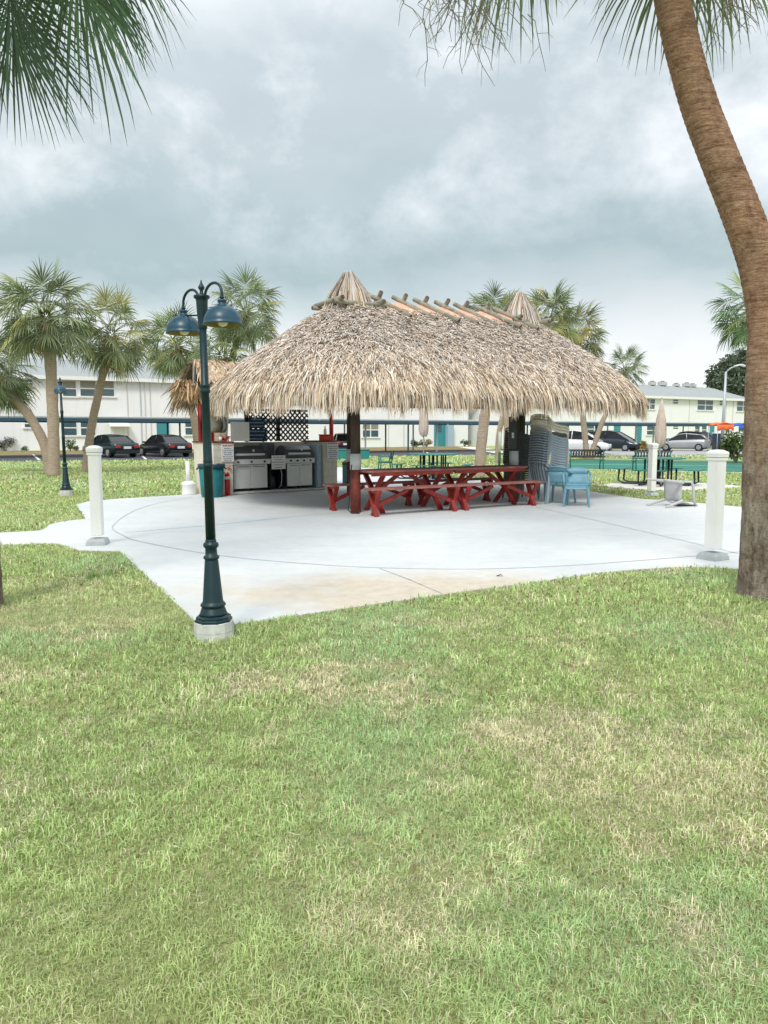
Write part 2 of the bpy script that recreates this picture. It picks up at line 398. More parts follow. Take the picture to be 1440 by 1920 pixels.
# building line geometry
BA = math.atan(.545); bu = Vector((math.cos(BA), math.sin(BA), 0)); bn = Vector((math.sin(BA), -math.cos(BA), 0))
B0 = Vector((-33.6, 65, 0)); C0 = Vector((-21, 47, 0))
def on_plane(px, py, O):
    a, b, c = ray(px, py); d = Vector((a, b, c)); o = Vector((0, 0, H))
    t_ = (O - o).dot(bn)/d.dot(bn); p = o + d*t_; return (p - O).dot(bu), p.z
# parking area
asph = PX([(-300, 880), (0, 866.5), (360, 862), (640, 857), (880, 854), (1010, 851), (1010, 843)]) + [tuple((B0 + bn*14 + bu*s)[:2]) for s in (45, 0, -45)]
flat('parking_lot', asph, -.05, .006, m_asphalt)
flat('road', PX([(1010.5, 851.5), (1120, 860), (1300, 857), (1440, 856), (1800, 856), (1800, 842), (1440, 842), (1010.5, 843)]), -.05, .008, m_pale_road)
flat('verge', PX([(-300, 857), (0, 852.5), (360, 850.5), (640, 846.5), (820, 844.5), (880, 843.6), (880, 837), (640, 840), (0, 846), (-300, 850)]), -.05, .014, m_straw)
flat('walkway', PX([(858, 838), (885, 838), (985, 848.5), (925, 849.5)]), -.04, .018, m_pad)
lm = MB()
for px in (62, 262, 430, 560, 800, 980):
    a = G(px, 853 - (px/1000)*6); b = G(px+12, 864 - px/1000*9)
    ribbon(lm, [a[:2], b[:2]], .14, .02)
lm.build('road_marking', m_line)['kind'] = 'structure'
# shuffleboard courts
flat('court', PX([(1010, 877), (1440, 887), (1700, 893), (1700, 868), (1440, 865), (1010, 862)]), -.05, .02, m_court)
lm = MB(); ribbon(lm, PX([(1010, 879), (1440, 888.5), (1700, 894)]), .5, .026); lm.build('court_edge', m_pad)['kind'] = 'structure'
lm = MB(); ribbon(lm, PX([(1012, 870.5), (1440, 875.5), (1690, 878)]), .45, .026); lm.build('court_line', m_courtlight)['kind'] = 'structure'
lm = MB(); ribbon(lm, PX([(1012, 864.5), (1440, 868), (1690, 870.5)]), 2.2, .030); lm.build('court_band', m_courtdark)['kind'] = 'structure'
flat('table_pad', PX([(1120, 911), (1160, 905), (1240, 903), (1345, 908), (1400, 913), (1330, 919), (1230, 920), (1150, 915)]), -.05, .014, m_pad)

for lb, px, py, sd_ in (('small brown twig on the tan stained concrete', 934, 1083, 1),):
    g_ = random.Random(sd_); p = G(px, py); p.z = .014; t_ = thing('twig' if sd_ == 1 else 'fallen_leaf', lb, 'twig' if sd_ == 1 else 'leaf', p); mb = MB()
    for k in range(4): mb.tube([(k*.02-.04, 0, .006), (k*.02+g_.uniform(-.02, .03), g_.uniform(-.03, .03), .02+.01*k), (k*.03+.02, g_.uniform(-.05, .05), .006)], [.006, .008, .003], 5)
    t_.scale = (.5, .5, .5); mb.build('stem', M('dry_leaf', (.12, .08, .04), .9), t_)
# ------------------------------------------------------------------ lawn blades
def inpoly(x, y, poly):
    r = np.zeros(len(x), bool); n = len(poly)
    for i in range(n):
        x1, y1 = poly[i]; x2, y2 = poly[(i+1) % n]
        if y1 == y2: continue
        c_ = ((y1 > y) != (y2 > y)) & (x < (x2-x1)*(y-y1)/(y2-y1) + x1); r ^= c_
    return r
rg = np.random.default_rng(7)
def vnoise(x, y, s, seed):
    g = np.random.default_rng(seed).random((64, 64)); X = x/s; Y = y/s
    xi = np.floor(X).astype(int); yi = np.floor(Y).astype(int); fx = X-xi; fy = Y-yi
    fx = fx*fx*(3-2*fx); fy = fy*fy*(3-2*fy)
    a = g[xi % 64, yi % 64]; b = g[(xi+1) % 64, yi % 64]; c_ = g[xi % 64, (yi+1) % 64]; d = g[(xi+1) % 64, (yi+1) % 64]
    return a*(1-fx)*(1-fy)+b*fx*(1-fy)+c_*(1-fx)*fy+d*fx*fy
WEED = [(*G(190, 1082)[:2], .15), (*G(1340, 1108)[:2], .08)]
def grass():
    bands = [(1.2, 2.4, 19000, .0028, .032), (2.4, 4.0, 11500, .0037, .034), (4.0, 6.5, 5000, .0055, .037), (6.5, 11, 1500, .010, .048), (11, 19, 520, .018, .052), (19, 34, 150, .036, .065), (34, 52, 42, .075, .085)]
    PP, SS, WW, CC = [], [], [], []
    for d0, d1, rho, w, hgt in bands:
        k = .66
        area = k*(d1*d1 - d0*d0) + 3.0*(d1-d0); N = int(area*rho)
        y = np.sqrt(rg.random(N)*(d1*d1-d0*d0)+d0*d0); x = (rg.random(N)*2-1)*(k*y+1.5)
        # tufts: pull blades towards clump centres
        keep = ~inpoly(x+rg.normal(size=N)*.018, y+rg.normal(size=N)*.018, patio_poly) & ~inpoly(x, y, asph)
        keep &= ~inpoly(x, y, PX([(1010, 879), (1440, 889), (1700, 895), (1700, 860), (1010, 860)])) & ~inpoly(x, y, PX([(1120, 911), (1160, 905), (1240, 903), (1345, 908), (1400, 913), (1330, 919), (1230, 920), (1150, 915)]))
        x = x[keep]; y = y[keep]; N = len(x)
        dry = .55*vnoise(x, y, .75, 1) + .30*vnoise(x+3, y, .22, 2) + .15*vnoise(x, y, .07, 3)
        big_ = vnoise(x, y, 2.3, 4); tuft = vnoise(x, y, .10, 5)
        p_dry = np.clip((dry-.53)*3.6, 0, .80)*np.clip(.2+big_*1.0, 0, 1) + .07
        if d0 > 6: p_dry = p_dry*.6
        isdry = rg.random(N) < p_dry
        g1 = np.array([.22, .33, .10]); g2 = np.array([.64, .80, .36]); g3 = np.array([.42, .62, .36])
        tt = rg.random(N)[:, None]; col = g1*(1-tt)+g2*tt
        b3 = np.clip((vnoise(x, y, 1.1, 9)-.45)*2.5, 0, 1)[:, None]*rg.random(N)[:, None]; col = col*(1-b3)+g3*b3
        st = np.array([.84, .77, .56])*(.6+.6*rg.random(N))[:, None]; col = np.where(isdry[:, None], st, col)
        brown = rg.random(N) < .07; col[brown] = np.array([.24, .17, .08])
        yel = np.clip((vnoise(x+9, y+2, 1.7, 12)-.5)*1.4, 0, .5)[:, None]; col = col*(1-yel)+np.array([.52, .56, .26])*yel
        col *= (.78+.44*tuft)[:, None]
        for wx, wy, wr in WEED:
            dd_ = (x-wx)**2+(y-wy)**2 < (wr*(.6+.8*rg.random(N)))**2; col[dd_] = np.array([.27, .42, .13])*(.6+.7*rg.random(dd_.sum()))[:, None]
        L = hgt*(.5+.9*rg.random(N))*(.55+.85*tuft)*(.75+.5*vnoise(x, y, .9, 21)); L = np.where(p_dry > .45, L*.75, L)
        az = rg.random(N)*2*np.pi; lean = .3+1.7*rg.random(N)
        dx, dy = np.cos(az), np.sin(az)
        K = 3; ts = np.array([0, .5, 1.0]); pts = np.zeros((N, K, 3))
        for i, t_ in enumerate(ts):
            h_ = L*np.sin(np.minimum(1.5, 1.45*t_))/1.0*np.cos(lean*t_*.8)
            out = L*lean*t_*t_*.75
            pts[:, i, 0] = x+dx*out; pts[:, i, 1] = y+dy*out; pts[:, i, 2] = np.maximum(h_, .001) if i else -.002
        sa = az+np.pi/2+(rg.random(N)-.5)*1.2
        S = np.stack([np.cos(sa), np.sin(sa), np.zeros(N)], 1)
        Wd = np.stack([np.full(N, w), np.full(N, w*.85), np.full(N, w*.12)], 1)*(.7+.6*rg.random(N))[:, None]
        PP.append(pts); SS.append(S); WW.append(Wd); CC.append(col)
    # loose straw blades lying on top near the camera
    N = 1500; y = 1.3+rg.random(N)**.7*9; x = (rg.random(N)*2-1)*(.6*y+.4); k_ = ~inpoly(x, y, patio_poly); x = x[k_]; y = y[k_]; N = len(x)
    az = rg.random(N)*6.283; L = .02+.04*rg.random(N); pts = np.zeros((N, 3, 3)); cv = (rg.random(N)-.5)*1.3
    for i, t_ in enumerate((-.5, 0, .5)):
        pts[:, i, 0] = x+np.cos(az+cv*t_)*L*t_; pts[:, i, 1] = y+np.sin(az+cv*t_)*L*t_; pts[:, i, 2] = .028+.022*rg.random(N)
    PP.append(pts); SS.append(np.stack([-np.sin(az), np.cos(az), .3*np.ones(N)], 1)); WW.append(np.tile([.0015, .0030, .001], (N, 1)))
    CC.append(np.array([.62, .57, .40])*(.7+.5*rg.random(N))[:, None])
    o = strips('grass', np.concatenate(PP), np.concatenate(SS), np.concatenate(WW), np.concatenate(CC), m_blade)
    tag(o, 'short green and straw coloured grass growing over the lawn', 'grass', kind='stuff')
grass()

# ------------------------------------------------------------------ buildings
def facade_M(O): # local x along wall, y out of wall towards viewer negative -> build in world via function
    def f(s, d, z): return O + bu*s + bn*d + Vector((0, 0, z))
    return f
fB = facade_M(B0)
def wbox(mb, f, s0, s1, d0, d1, z0, z1, origin):
    vs = [f(s, d, z) - origin for z in (z0, z1) for d in (d0, d1) for s in (s0, s1)]
    mb.add(vs, [(0, 2, 3, 1), (4, 5, 7, 6), (0, 1, 5, 4), (2, 6, 7, 3), (0, 4, 6, 2), (1, 3, 7, 5)]); return mb
def building(name, label, sL, sR, hipL, hipR):
    org = fB(sL, 0, 0); t_ = thing(name, label, 'building', org)
    E = 6.35; D = 10
    mb = MB(); wbox(mb, fB, sL, sR, 0, -D, 0, E, org); mb.build('wall', m_wall, t_)
    # panel seams and rain pipes are drawn from the photo
    mb = MB(); wbox(mb, fB, sL-.4, sR+.4, .55, -.02+.5, E-.05, E+.28, org); mb.build('gutter', m_fascia, t_)
    rz0, rz1 = E+.10, 8.55; o_ = .5
    a = [fB(sL-o_, o_-.04, rz0), fB(sR+o_, o_-.04, rz0), fB(sR+o_, -D-o_, rz0), fB(sL-o_, -D-o_, rz0),
         fB(sL + (5.5 if hipL else -o_), -D/2, rz1), fB(sR - (3.5 if hipR else -o_), -D/2, rz1)]
    MB().add([v - org for v in a], [(0, 1, 5, 4), (1, 2, 5), (2, 3, 4, 5), (3, 0, 4), (3, 2, 1, 0)]).build('roof', m_roof, t_)
    return t_, org
def window(t_, org, x0, y0, x1, y1, blind=False, ncol=1, sill=True, O=B0):
    s0, z1 = on_plane(x0, y0, O); s1, z1b = on_plane(x1, y1, O); _, z0 = on_plane(x1, y1, O)
    zt = (z1); fr = .07
    mb = MB(); f = fB
    wbox(mb, f, s0-.1, s1+.1, .0, .05, zt, zt+.12, org)
    if sill: wbox(mb, f, s0-.2, s1+.2, .0, .14, z0-.14, z0, org)
    wbox(mb, f, s0-.1, s0, .0, .05, z0, zt, org); wbox(mb, f, s1, s1+.1, .0, .05, z0, zt, org)
    zm = (z0+zt)/2; wbox(mb, f, s0, s1, .0, .045, zm-.05, zm+.05, org)
    for k in range(1, ncol):
        sm = s0+(s1-s0)*k/ncol; wbox(mb, f, sm-.06, sm+.06, .0, .048, z0, zm-.05, org); wbox(mb, f, sm-.06, sm+.06, .0, .048, zm+.05, zt, org)
    w_ = mb.build('window', m_fascia, t_)
    mb = MB(); wbox(mb, f, s0, s1, .004, .02, z0, zm if blind else zt, org); mb.build('pane', m_glass, w_)
    if blind:
        mb = MB(); wbox(mb, f, s0, s1, .004, .02, zm, zt, org); mb.build('blind', m_blind, w_)
def door(t_, org, x0, y0, x1, mat, z0=.0, frame=True):
    s0, z1 = on_plane(x0, y0, B0); s1, _ = on_plane(x1, y0, B0)
    mb = MB(); wbox(mb, fB, s0, s1, .0, .06, z0, z1, org); d_ = mb.build('door', mat, t_)
    mb = MB(); wbox(mb, fB, s0-.09, s0, .0, .09, z0, z1, org); wbox(mb, fB, s1, s1+.09, .0, .09, z0, z1, org); wbox(mb, fB, s0-.09, s1+.09, .0, .09, z1, z1+.1, org); mb.build('frame', m_fascia, d_)
    mb = MB(); wbox(mb, fB, s1-.14, s1-.08, .06, .11, z0+1.0, z0+1.08, org); mb.build('handle', m_greypost, d_)
def pipe(t_, org, px, y0, y1, mat=m_fascia, w=.08):
    s, zt = on_plane(px, y0, B0); _, zb = on_plane(px, y1, B0)
    mb = MB(); wbox(mb, fB, s-w/2, s+w/2, .0, .08, max(0.02, zb), zt, org); mb.build('drain_pipe', mat, t_)
sMid = on_plane(888, 800, B0)[0]; sEnd = on_plane(1409, 800, B0)[0]
bl, ol = building('apartment_building', 'white two storey apartment block with pale roof behind the left palms', -9, sMid-.8, False, False)
br, orr = building('apartment_building', 'white two storey apartment block with roof air conditioners at right', sMid+.8, sEnd, False, True)
for a in [(117, 714, 143, 743), (150, 714, 180, 743), (184, 714, 214, 743)]: window(bl, ol, *a, blind=True)
window(bl, ol, 41, 712, 61, 722)
for a in [(118, 788, 144, 816), (151, 788, 179, 816), (347, 788, 374, 815), (394, 788, 412, 815)]: window(bl, ol, *a)
window(bl, ol, 46, 787, 65, 801); window(bl, ol, 680, 793, 709, 819, blind=True, ncol=2); window(bl, ol, 742, 730, 770, 752)
door(bl, ol, 293, 793, 317, m_door); door(bl, ol, 208, 797, 232, m_fascia)
s0, z0 = on_plane(203, 794, B0); s1, _ = on_plane(240, 794, B0)
MB().add([fB(s, d, z)-ol for s in (s0, s1) for d, z in ((0, z0+.1), (1.0, z0-.2), (1.0, z0-.3), (0, z0))], [(0, 4, 5, 1), (1, 5, 6, 2), (2, 6, 7, 3), (0, 1, 2, 3), (4, 7, 6, 5)]).build('awning', m_fascia, bl)
for px in (237, 262, 270, 280): pipe(bl, ol, px, 712, 843, m_pad if px != 262 else m_greypost, .06)
for px in (728, 757): pipe(bl, ol, px, 760, 837, m_pad, .06)
# recessed teal entrance
mb = MB(); s0, z0 = on_plane(814, 794, B0); s1, _ = on_plane(824, 794, B0); s2, _ = on_plane(835, 794, B0); s3, _ = on_plane(846, 794, B0)
wbox(mb, fB, s0, s2, 0, .05, 0, z0, ol); mb.build('door', m_door, bl)
mb = MB(); wbox(mb, fB, s2, s3, 0, .6, 0, z0, ol); mb.build('screen_panel', m_bluegrey, bl)
mb = MB(); wbox(mb, fB, s0+.3, s0+1.0, .05, .07, z0-1.0, z0-.1, ol); mb.build('transom', m_glass, bl)
# right block
for a, kw in [((1209, 748, 1227, 767), dict(ncol=2)), ((1262, 749, 1271, 757), dict(sill=False)), ((1308, 750, 1336, 769), dict(ncol=2)), ((1349, 751, 1354, 760), dict(sill=False)), ((1382, 752, 1404, 771), dict(ncol=2)),
              ((1100, 796, 1128, 813), dict(ncol=2)), ((1213, 799, 1227, 815), {}), ((1262, 798, 1271, 804), dict(sill=False)), ((1303, 798, 1311, 814), {}), ((1316, 798, 1324, 814), {})]:
    window(br, orr, *a, **kw)
for a in [(1150, 798, 1163), (1190, 798, 1203), (1330, 798, 1339)]: door(br, orr, a[0], a[1], a[2], m_door)
for px in (1293, 1362, 1375): pipe(br, orr, px, 750, 838, m_pad, .07)
pipe(br, orr, 890+60, 760, 838, m_pad, .07)
for px, w_, h_ in ((1255, .9, .5), (1275, 1.2, .55), (1302, .8, .35), (1322, 1.1, .5), (1334, .8, .4)):
    s = on_plane(px, 716, B0)[0]; p = fB(s*1.0+2.2, -5, 8.5)
    t_ = thing('air_conditioner', {1255: 'small grey air conditioner, leftmost on the right roof ridge', 1275: 'large grey air conditioner second from left on roof ridge', 1302: 'lowest small air conditioner third along the roof ridge', 1322: 'air conditioner fourth along the roof ridge before the oak', 1334: 'rightmost air conditioner on the ridge beside the oak'}[px], 'air conditioner', p, BA, 'air conditioners on the roof')
    MB().box((0, 0, h_/2+.05), (w_, .8, h_)).build('casing', m_ac, t_, .03); MB().lathe([(.3, 0), (.3, .1), (.25, .12)], 14, (0, 0, h_+.05)).build('fan_guard', m_black, t_)

# carports -----------------------------------------------------------
def carport(name, label, x0, x1, posts):
    s0 = on_plane(x0, 790, C0)[0]; s1 = on_plane(x1, 790, C0)[0]; f = facade_M(C0); org = f(s0, 0, 0)
    t_ = thing(name, label, 'carport', org)
    mb = MB(); wbox(mb, f, s0, s1, -.04, -5.4, 2.50, 2.58, org); mb.build('roof', m_fascia, t_)
    mb = MB(); wbox(mb, f, s0, s1, 0, -.04, 2.28, 2.50, org); wbox(mb, f, s0, s1, -5.40, -5.44, 2.28, 2.50, org); mb.build('fascia', m_blue, t_)
    mb = MB(); wbox(mb, f, s0, s1, .03, -.04, 2.585, 2.64, org); mb.build('drip_edge', m_fascia, t_)
    for px, m_ in posts:
        s = on_plane(px, 790, C0)[0]
        for d in (-.8, -4.6):
            p = f(s, d, 0)-org; MB().box((p.x, p.y, 1.248), (.10, .10, 2.49), rz=BA).build('post', m_, t_)
carport('carport', 'long flat carport with blue fascia behind the left palms and grills', -120, 905, [(-60, m_blue), (342, m_blue), (500, m_blue), (694, m_greypost), (775, m_blue), (829, m_greypost)])
carport('carport', 'long flat carport with dark fascia over the cars at right', 908, 1400, [(1000, m_blue), (1062, m_greypost), (1130, m_blue), (1206, m_greypost), (1294, m_greypost), (1380, m_greypost)])

# ------------------------------------------------------------------ cars
def car(label, loc, rz, col, kind='sedan', rear=True):
    t_ = thing('parked_car', label, 'car', loc, rz, 'cars parked by the apartments')
    pm = paint('car_paint', col)
    prof = {'sedan': dict(L=4.6, W=.89, belt=[(-2.3, .55, .80), (-2.2, .30, .92), (-1.7, .24, .98), (-.6, .22, .94), (.9, .22, .90), (1.6, .24, .84), (2.1, .28, .70), (2.3, .38, .55)], gh=[(-1.75, .98), (-1.05, 1.38), (-.2, 1.45), (.35, 1.40), (1.15, .90)]),
            'hatch': dict(L=4.3, W=.87, belt=[(-2.15, .45, .80), (-2.08, .30, .98), (-1.6, .24, 1.02), (-.6, .22, .98), (.8, .22, .92), (1.5, .24, .80), (2.0, .28, .66), (2.15, .38, .50)], gh=[(-2.02, 1.0), (-1.5, 1.40), (-.2, 1.52), (.35, 1.45), (1.4, .86)]),
            'suv': dict(L=4.6, W=.93, belt=[(-2.3, .5, .95), (-2.25, .38, 1.10), (-1.7, .30, 1.12), (-.6, .30, 1.10), (.9, .30, 1.08), (1.6, .30, 1.02), (2.15, .34, .92), (2.3, .45, .75)], gh=[(-2.2, 1.12), (-1.9, 1.62), (-.2, 1.72), (.4, 1.65), (1.05, 1.06)]),
            'van': dict(L=4.8, W=.96, belt=[(-2.4, .5, .95), (-2.35, .36, 1.10), (-1.7, .28, 1.12), (-.6, .26, 1.10), (.9, .26, 1.05), (1.5, .28, .96), (2.2, .32, .74), (2.4, .42, .55)], gh=[(-2.3, 1.1), (-2.05, 1.66), (-.2, 1.76), (.5, 1.66), (1.75, .93)])}[kind]
    W = prof['W']; mb = MB(); vs = []; n = 0
    ends = len(prof['belt'])-1
    for i, (x, zb, zt) in enumerate(prof['belt']):
        w = W*(.86 if i in (0, ends) else (.96 if i in (1, ends-1) else 1))
        ring = [(-w*.9, zb), (-w, zb+.12), (-w*1.0, (zb+zt)/2+.05), (-w*.97, zt-.06), (-w*.86, zt), (0, zt+.03), (w*.86, zt), (w*.97, zt-.06), (w, (zb+zt)/2+.05), (w, zb+.12), (w*.9, zb)]
        n = len(ring); vs += [(x, y, z) for y, z in ring]
    fs = []
    for i in range(ends):
        for k in range(n-1): fs.append((i*n+k, i*n+k+1, (i+1)*n+k+1, (i+1)*n+k))
        fs.append((i*n+n-1, i*n, (i+1)*n, (i+1)*n+n-1))
    fs.append(tuple(range(n))[::-1]); fs.append(tuple(ends*n+k for k in range(n)))
    mb.add(vs, fs, True)
    gh = prof['gh']; z0 = gh[0][1]-.04
    # roof skin
    rp = gh[1:-1]; rw = W*.70
    mb.grid(lambda u, v: (np.interp(u, np.linspace(0, 1, len(rp)), [p[0] for p in rp]), (v-.5)*2*rw, np.interp(u, np.linspace(0, 1, len(rp)), [p[1] for p in rp]) + .03*(1-(2*v-1)**2)), 6, 6, .05)
    for s in (-1, 1):
        mb.tube([(gh[0][0], s*W*.86, z0), (gh[1][0], s*rw, gh[1][1]-.02)], .045, 6)
        mb.tube([(gh[-1][0], s*W*.86, gh[-1][1]), (gh[-2][0], s*rw, gh[-2][1]-.02)], .035, 6)
        mb.tube([(-.35, s*W*.88, z0), (-.3, s*rw, np.interp(-.3, [p[0] for p in gh], [p[1] for p in gh])-.02)], .035, 6)
    mb.build('body', pm, t_)
    g = MB(); vs = []; nb = 6
    for x, z in gh:
        zt = z - .03; zz_ = gh[0][1]*.0 + np.interp(x, [b[0] for b in prof['belt']], [b[2] for b in prof['belt']]) - .03
        k_ = max(0, min(1, (zt-zz_)/.45)); wt = W*.84 - k_*(W*.84-rw*.96)
        vs += [(x, -W*.86, zz_), (x, -wt, max(zt, zz_+.01)), (x, wt, max(zt, zz_+.01)), (x, W*.86, zz_)]
    fs = []
    for i in range(len(gh)-1):
        for k in range(3): fs.append((i*4+k, i*4+k+1, (i+1)*4+k+1, (i+1)*4+k))
        fs.append((i*4+3, i*4, (i+1)*4, (i+1)*4+3))
    fs += [(0, 3, 2, 1), tuple((len(gh)-1)*4+k for k in range(4))]
    g.add(vs, fs).build('window_glass', m_cglass, t_)
    L = prof['L']; zl = prof['belt'][1][2]-.22
    for s in (-1, 1):
        for x in (-L*.31, L*.31):
            w_ = MB(); w_.tube([(x, s*(W-.17), .32), (x, s*(W+.012), .32)], [.33, .33], 18).build('tyre', m_tyre, t_)
            MB().tube([(x, s*(W+.005), .32), (x, s*(W+.03), .32)], [.21, .19], 14).build('rim', m_rim, t_)
        MB().box((-L/2+.06, s*W*.70, zl), (.16, W*.36, .17)).build('tail_light', m_tail, t_, .02)
        MB().box((L/2-.14, s*W*.68, prof['belt'][-2][2]-.07), (.26, W*.34, .13)).build('headlight', m_head, t_, .02)
        MB().box((gh[-1][0]-.25, s*(W+.08), gh[-1][1]+.06), (.12, .16, .11)).build('mirror', pm, t_, .02)
    MB().box((-L/2-.01, 0, zl-.06), (.03, .50, .15)).build('number_plate', m_plate, t_)
    MB().box((-L/2+.03, 0, .36), (.2, W*1.7, .2)).build('bumper', m_black if kind != 'hatch' else pm, t_, .03)
    MB().box((L/2-.06, 0, .36), (.2, W*1.6, .2)).build('bumper', m_black, t_, .03)
    return t_
car('dark green sedan seen from behind beside the leaning palm', G(237, 858.5)+Vector((-1.6, 1.6, 0)), R(137), (.012, .030, .032), 'sedan')
car('near-black coupe parked right of the dark green sedan', G(337, 857.5)+Vector((-1.5, 1.7, 0)), R(134), (.016, .018, .022), 'sedan')
car('dark car half hidden behind the red topped pillar', G(640, 850)+Vector((0, 2.5, 0)), R(100), (.02, .012, .014), 'hatch')
car('white van with sloping bonnet behind the leaning slim trunk', G(1118, 852)+Vector((-1.0, 1.5, 0)), R(-22), (.72, .74, .76), 'van')
car('dark blue people carrier behind the white van', G(1168, 847)+Vector((0, 3, 0)), R(-38), (.012, .022, .034), 'van')
car('silver hatchback parked behind the closed umbrella', G(1287, 846)+Vector((.3, 1.5, 0)), R(180-28), (.36, .38, .39), 'hatch')
car('black off-roader parked beyond the silver hatchback', G(1325, 843)+Vector((0, 4.6, 0)), R(180-55), (.006, .008, .011), 'suv')

# street lamp far right, canopies, bin, etc.
p = G(1353, 846); t_ = thing('street_lamp', 'tall thin grey street lamp rising in front of right apartments', 'street lamp', p)
hz = at(1357, 697, p.y).z
MB().tube([(0, 0, 0), (.05, 0, hz)], [.16, .09], 10).build('pole', m_greypost, t_)
MB().tube([(.05, 0, hz-.05), (.5, 0, hz+.35), (1.0, 0, hz+.45)], [.05, .05, .04], 8).build('arm', m_greypost, t_)
MB().grid(lambda u, v: (.75+u*.9, (v-.5)*.4, hz+.5+.12*math.sin(u*3.14)), 6, 4, .1).build('lamp_head', m_fascia, t_)
def canopy(label, px, py, w, col, sl):
    p = at(px, py, 62); t_ = thing('canopy', label, 'canopy', (p.x, p.y, 0))
    mm = M('canopy_cloth', col, .7, var=.12)
    MB().grid(lambda u, v: ((u-.5)*w, (v-.5)*1.8, p.z + .18*math.cos((u-.5)*3)*1 + sl*u + .05*math.sin(v*9)), 8, 8, .04).build('cloth', mm, t_)
    MB().grid(lambda u, v: ((u-.5)*w, -.92, p.z+.02 + sl*u - v*.42*(1+.2*math.sin(u*14))), 12, 2, .02).build('valance', mm, t_)
    for x in (-w/2+.08, w/2-.08):
        for y in (-.85, .85): MB().tube([(x, y, 0), (x, y, p.z)], .03, 6).build('pole', m_greypost, t_)
canopy('small orange canopy beside the street lamp', 1351, 797, 1.35, (.75, .14, .03), 0)
canopy('bright blue canopy between the orange canopy and big trunk', 1390, 799, 1.3, (.02, .09, .42), .1)
p = G(1345, 844); t_ = thing('storage_cabinet', 'tall navy blue cabinet beneath the orange canopy', 'cabinet', p)
MB().box((0, 0, .75), (.75, .7, 1.5)).build('body', M('navy_plastic', (.012, .03, .07), .5), t_, .03); MB().box((0, 0, 1.55), (.82, .76, .1)).build('lid', m_fascia, t_, .02)
p = G(662, 861); t_ = thing('storage_chest', 'low teal storage chest seen behind the red hut post', 'storage chest', p)
MB().box((0, 0, .27), (1.95, .7, .54)).build('body', M('teal_chest', (.015, .20, .20), .6), t_, .03); MB().box((0, 0, .57), (2.0, .76, .07)).build('lid', m_teal, t_, .02)

# ------------------------------------------------------------------ foliage plants
def leaf_cloud(n, centers, rad, size, cols, seed, squash=1.0):
    g = np.random.default_rng(seed); k = g.integers(0, len(centers), n)
    C_ = np.array(centers)[k]; rr = np.array(rad)[k]
    d = g.normal(size=(n, 3)); d /= np.linalg.norm(d, axis=1)[:, None]; r_ = (g.random(n)**.45)*rr
    p = C_ + d*r_[:, None]*np.array([1, 1, squash]); p[:, 2] = np.maximum(p[:, 2], .02)
    dr = g.normal(size=(n, 3))*.7 + d; dr /= np.linalg.norm(dr, axis=1)[:, None]
    sd_ = np.cross(dr, g.normal(size=(n, 3))); sd_ /= np.linalg.norm(sd_, axis=1)[:, None]
    L = size*(.6+.8*g.random(n)); pts = np.stack([p, p+dr*L[:, None]*.5, p+dr*L[:, None]], 1)
    pts[:, 2, 2] -= L*.2
    W = np.stack([L*.12, L*.5, L*.08], 1); cc = np.array(cols)[g.integers(0, len(cols), n)]*(.7+.6*g.random(n))[:, None]
    return pts, sd_, W, cc
def bush(name, label, px, py, w, h, n, size, cols, seed, cat='bush', stem=True, group=None):
    p = G(px, py); t_ = thing(name, label, cat, p, 0, group); g = random.Random(seed)
    cs = [(g.uniform(-.5, .5)*w*.65, g.uniform(-.5, .5)*w*.5, h*g.uniform(.3, .78)) for _ in range(9)]
    rs = [min(w, h)*g.uniform(.18, .32) for _ in cs]
    strips('foliage', *leaf_cloud(n, cs, rs, size, cols, seed), m_bushleaf, t_)
    mb = MB()
    for c_ in cs[:5]: mb.tube([(0, 0, 0), (c_[0]*.4, c_[1]*.4, c_[2]*.5), c_], [.03*h, .02*h, .008*h], 6)
    mb.build('stem', m_log, t_)
GR = [(.05, .10, .03), (.09, .15, .04), (.13, .19, .06)]; RD = [(.14, .06, .04), (.22, .10, .06)]
bush('shrub', 'leafy green and reddish shrub beside the big trunk', 1380, 868, 1.5, 1.75, 1100, .17, GR+GR+GR+GR+RD, 3)
bush('hedge_bush', 'variegated round bush at left wall edge', 10, 845.5, 1.7, 1.3, 1400, .10, [(.03, .05, .03), (.35, .35, .30), (.08, .06, .05)], 4)
bush('shrub', 'small shrub on a stem below the left palm window', 132, 845.5, .9, 1.05, 500, .12, GR, 5)
bush('shrub', 'low dark shrub right of the stemmed shrub', 142, 846, .7, .5, 300, .10, GR, 6)
bush('shrub', 'low dark wall shrub left of the palms', 50, 846, 1.1, .45, 300, .10, GR, 7)
bush('shrub', 'dark low bush at wall behind middle umbrella', 781, 838.5, 1.6, .9, 600, .14, [(.03, .05, .03), (.05, .08, .04)], 8)
bush('shrub', 'dry tan bush right of the dark low bush', 799, 838.5, 1.7, 1.0, 600, .14, [(.40, .32, .18), (.25, .24, .12)], 9)
bush('shrub', 'small dark shrub right of the teal entrance', 871, 838, 1.4, .8, 400, .14, GR, 10)
bush('shrub', 'tan ornamental grass by the teal doors at right', 1207, 846, 2.6, .9, 700, .18, [(.40, .30, .10), (.22, .22, .07)], 11)

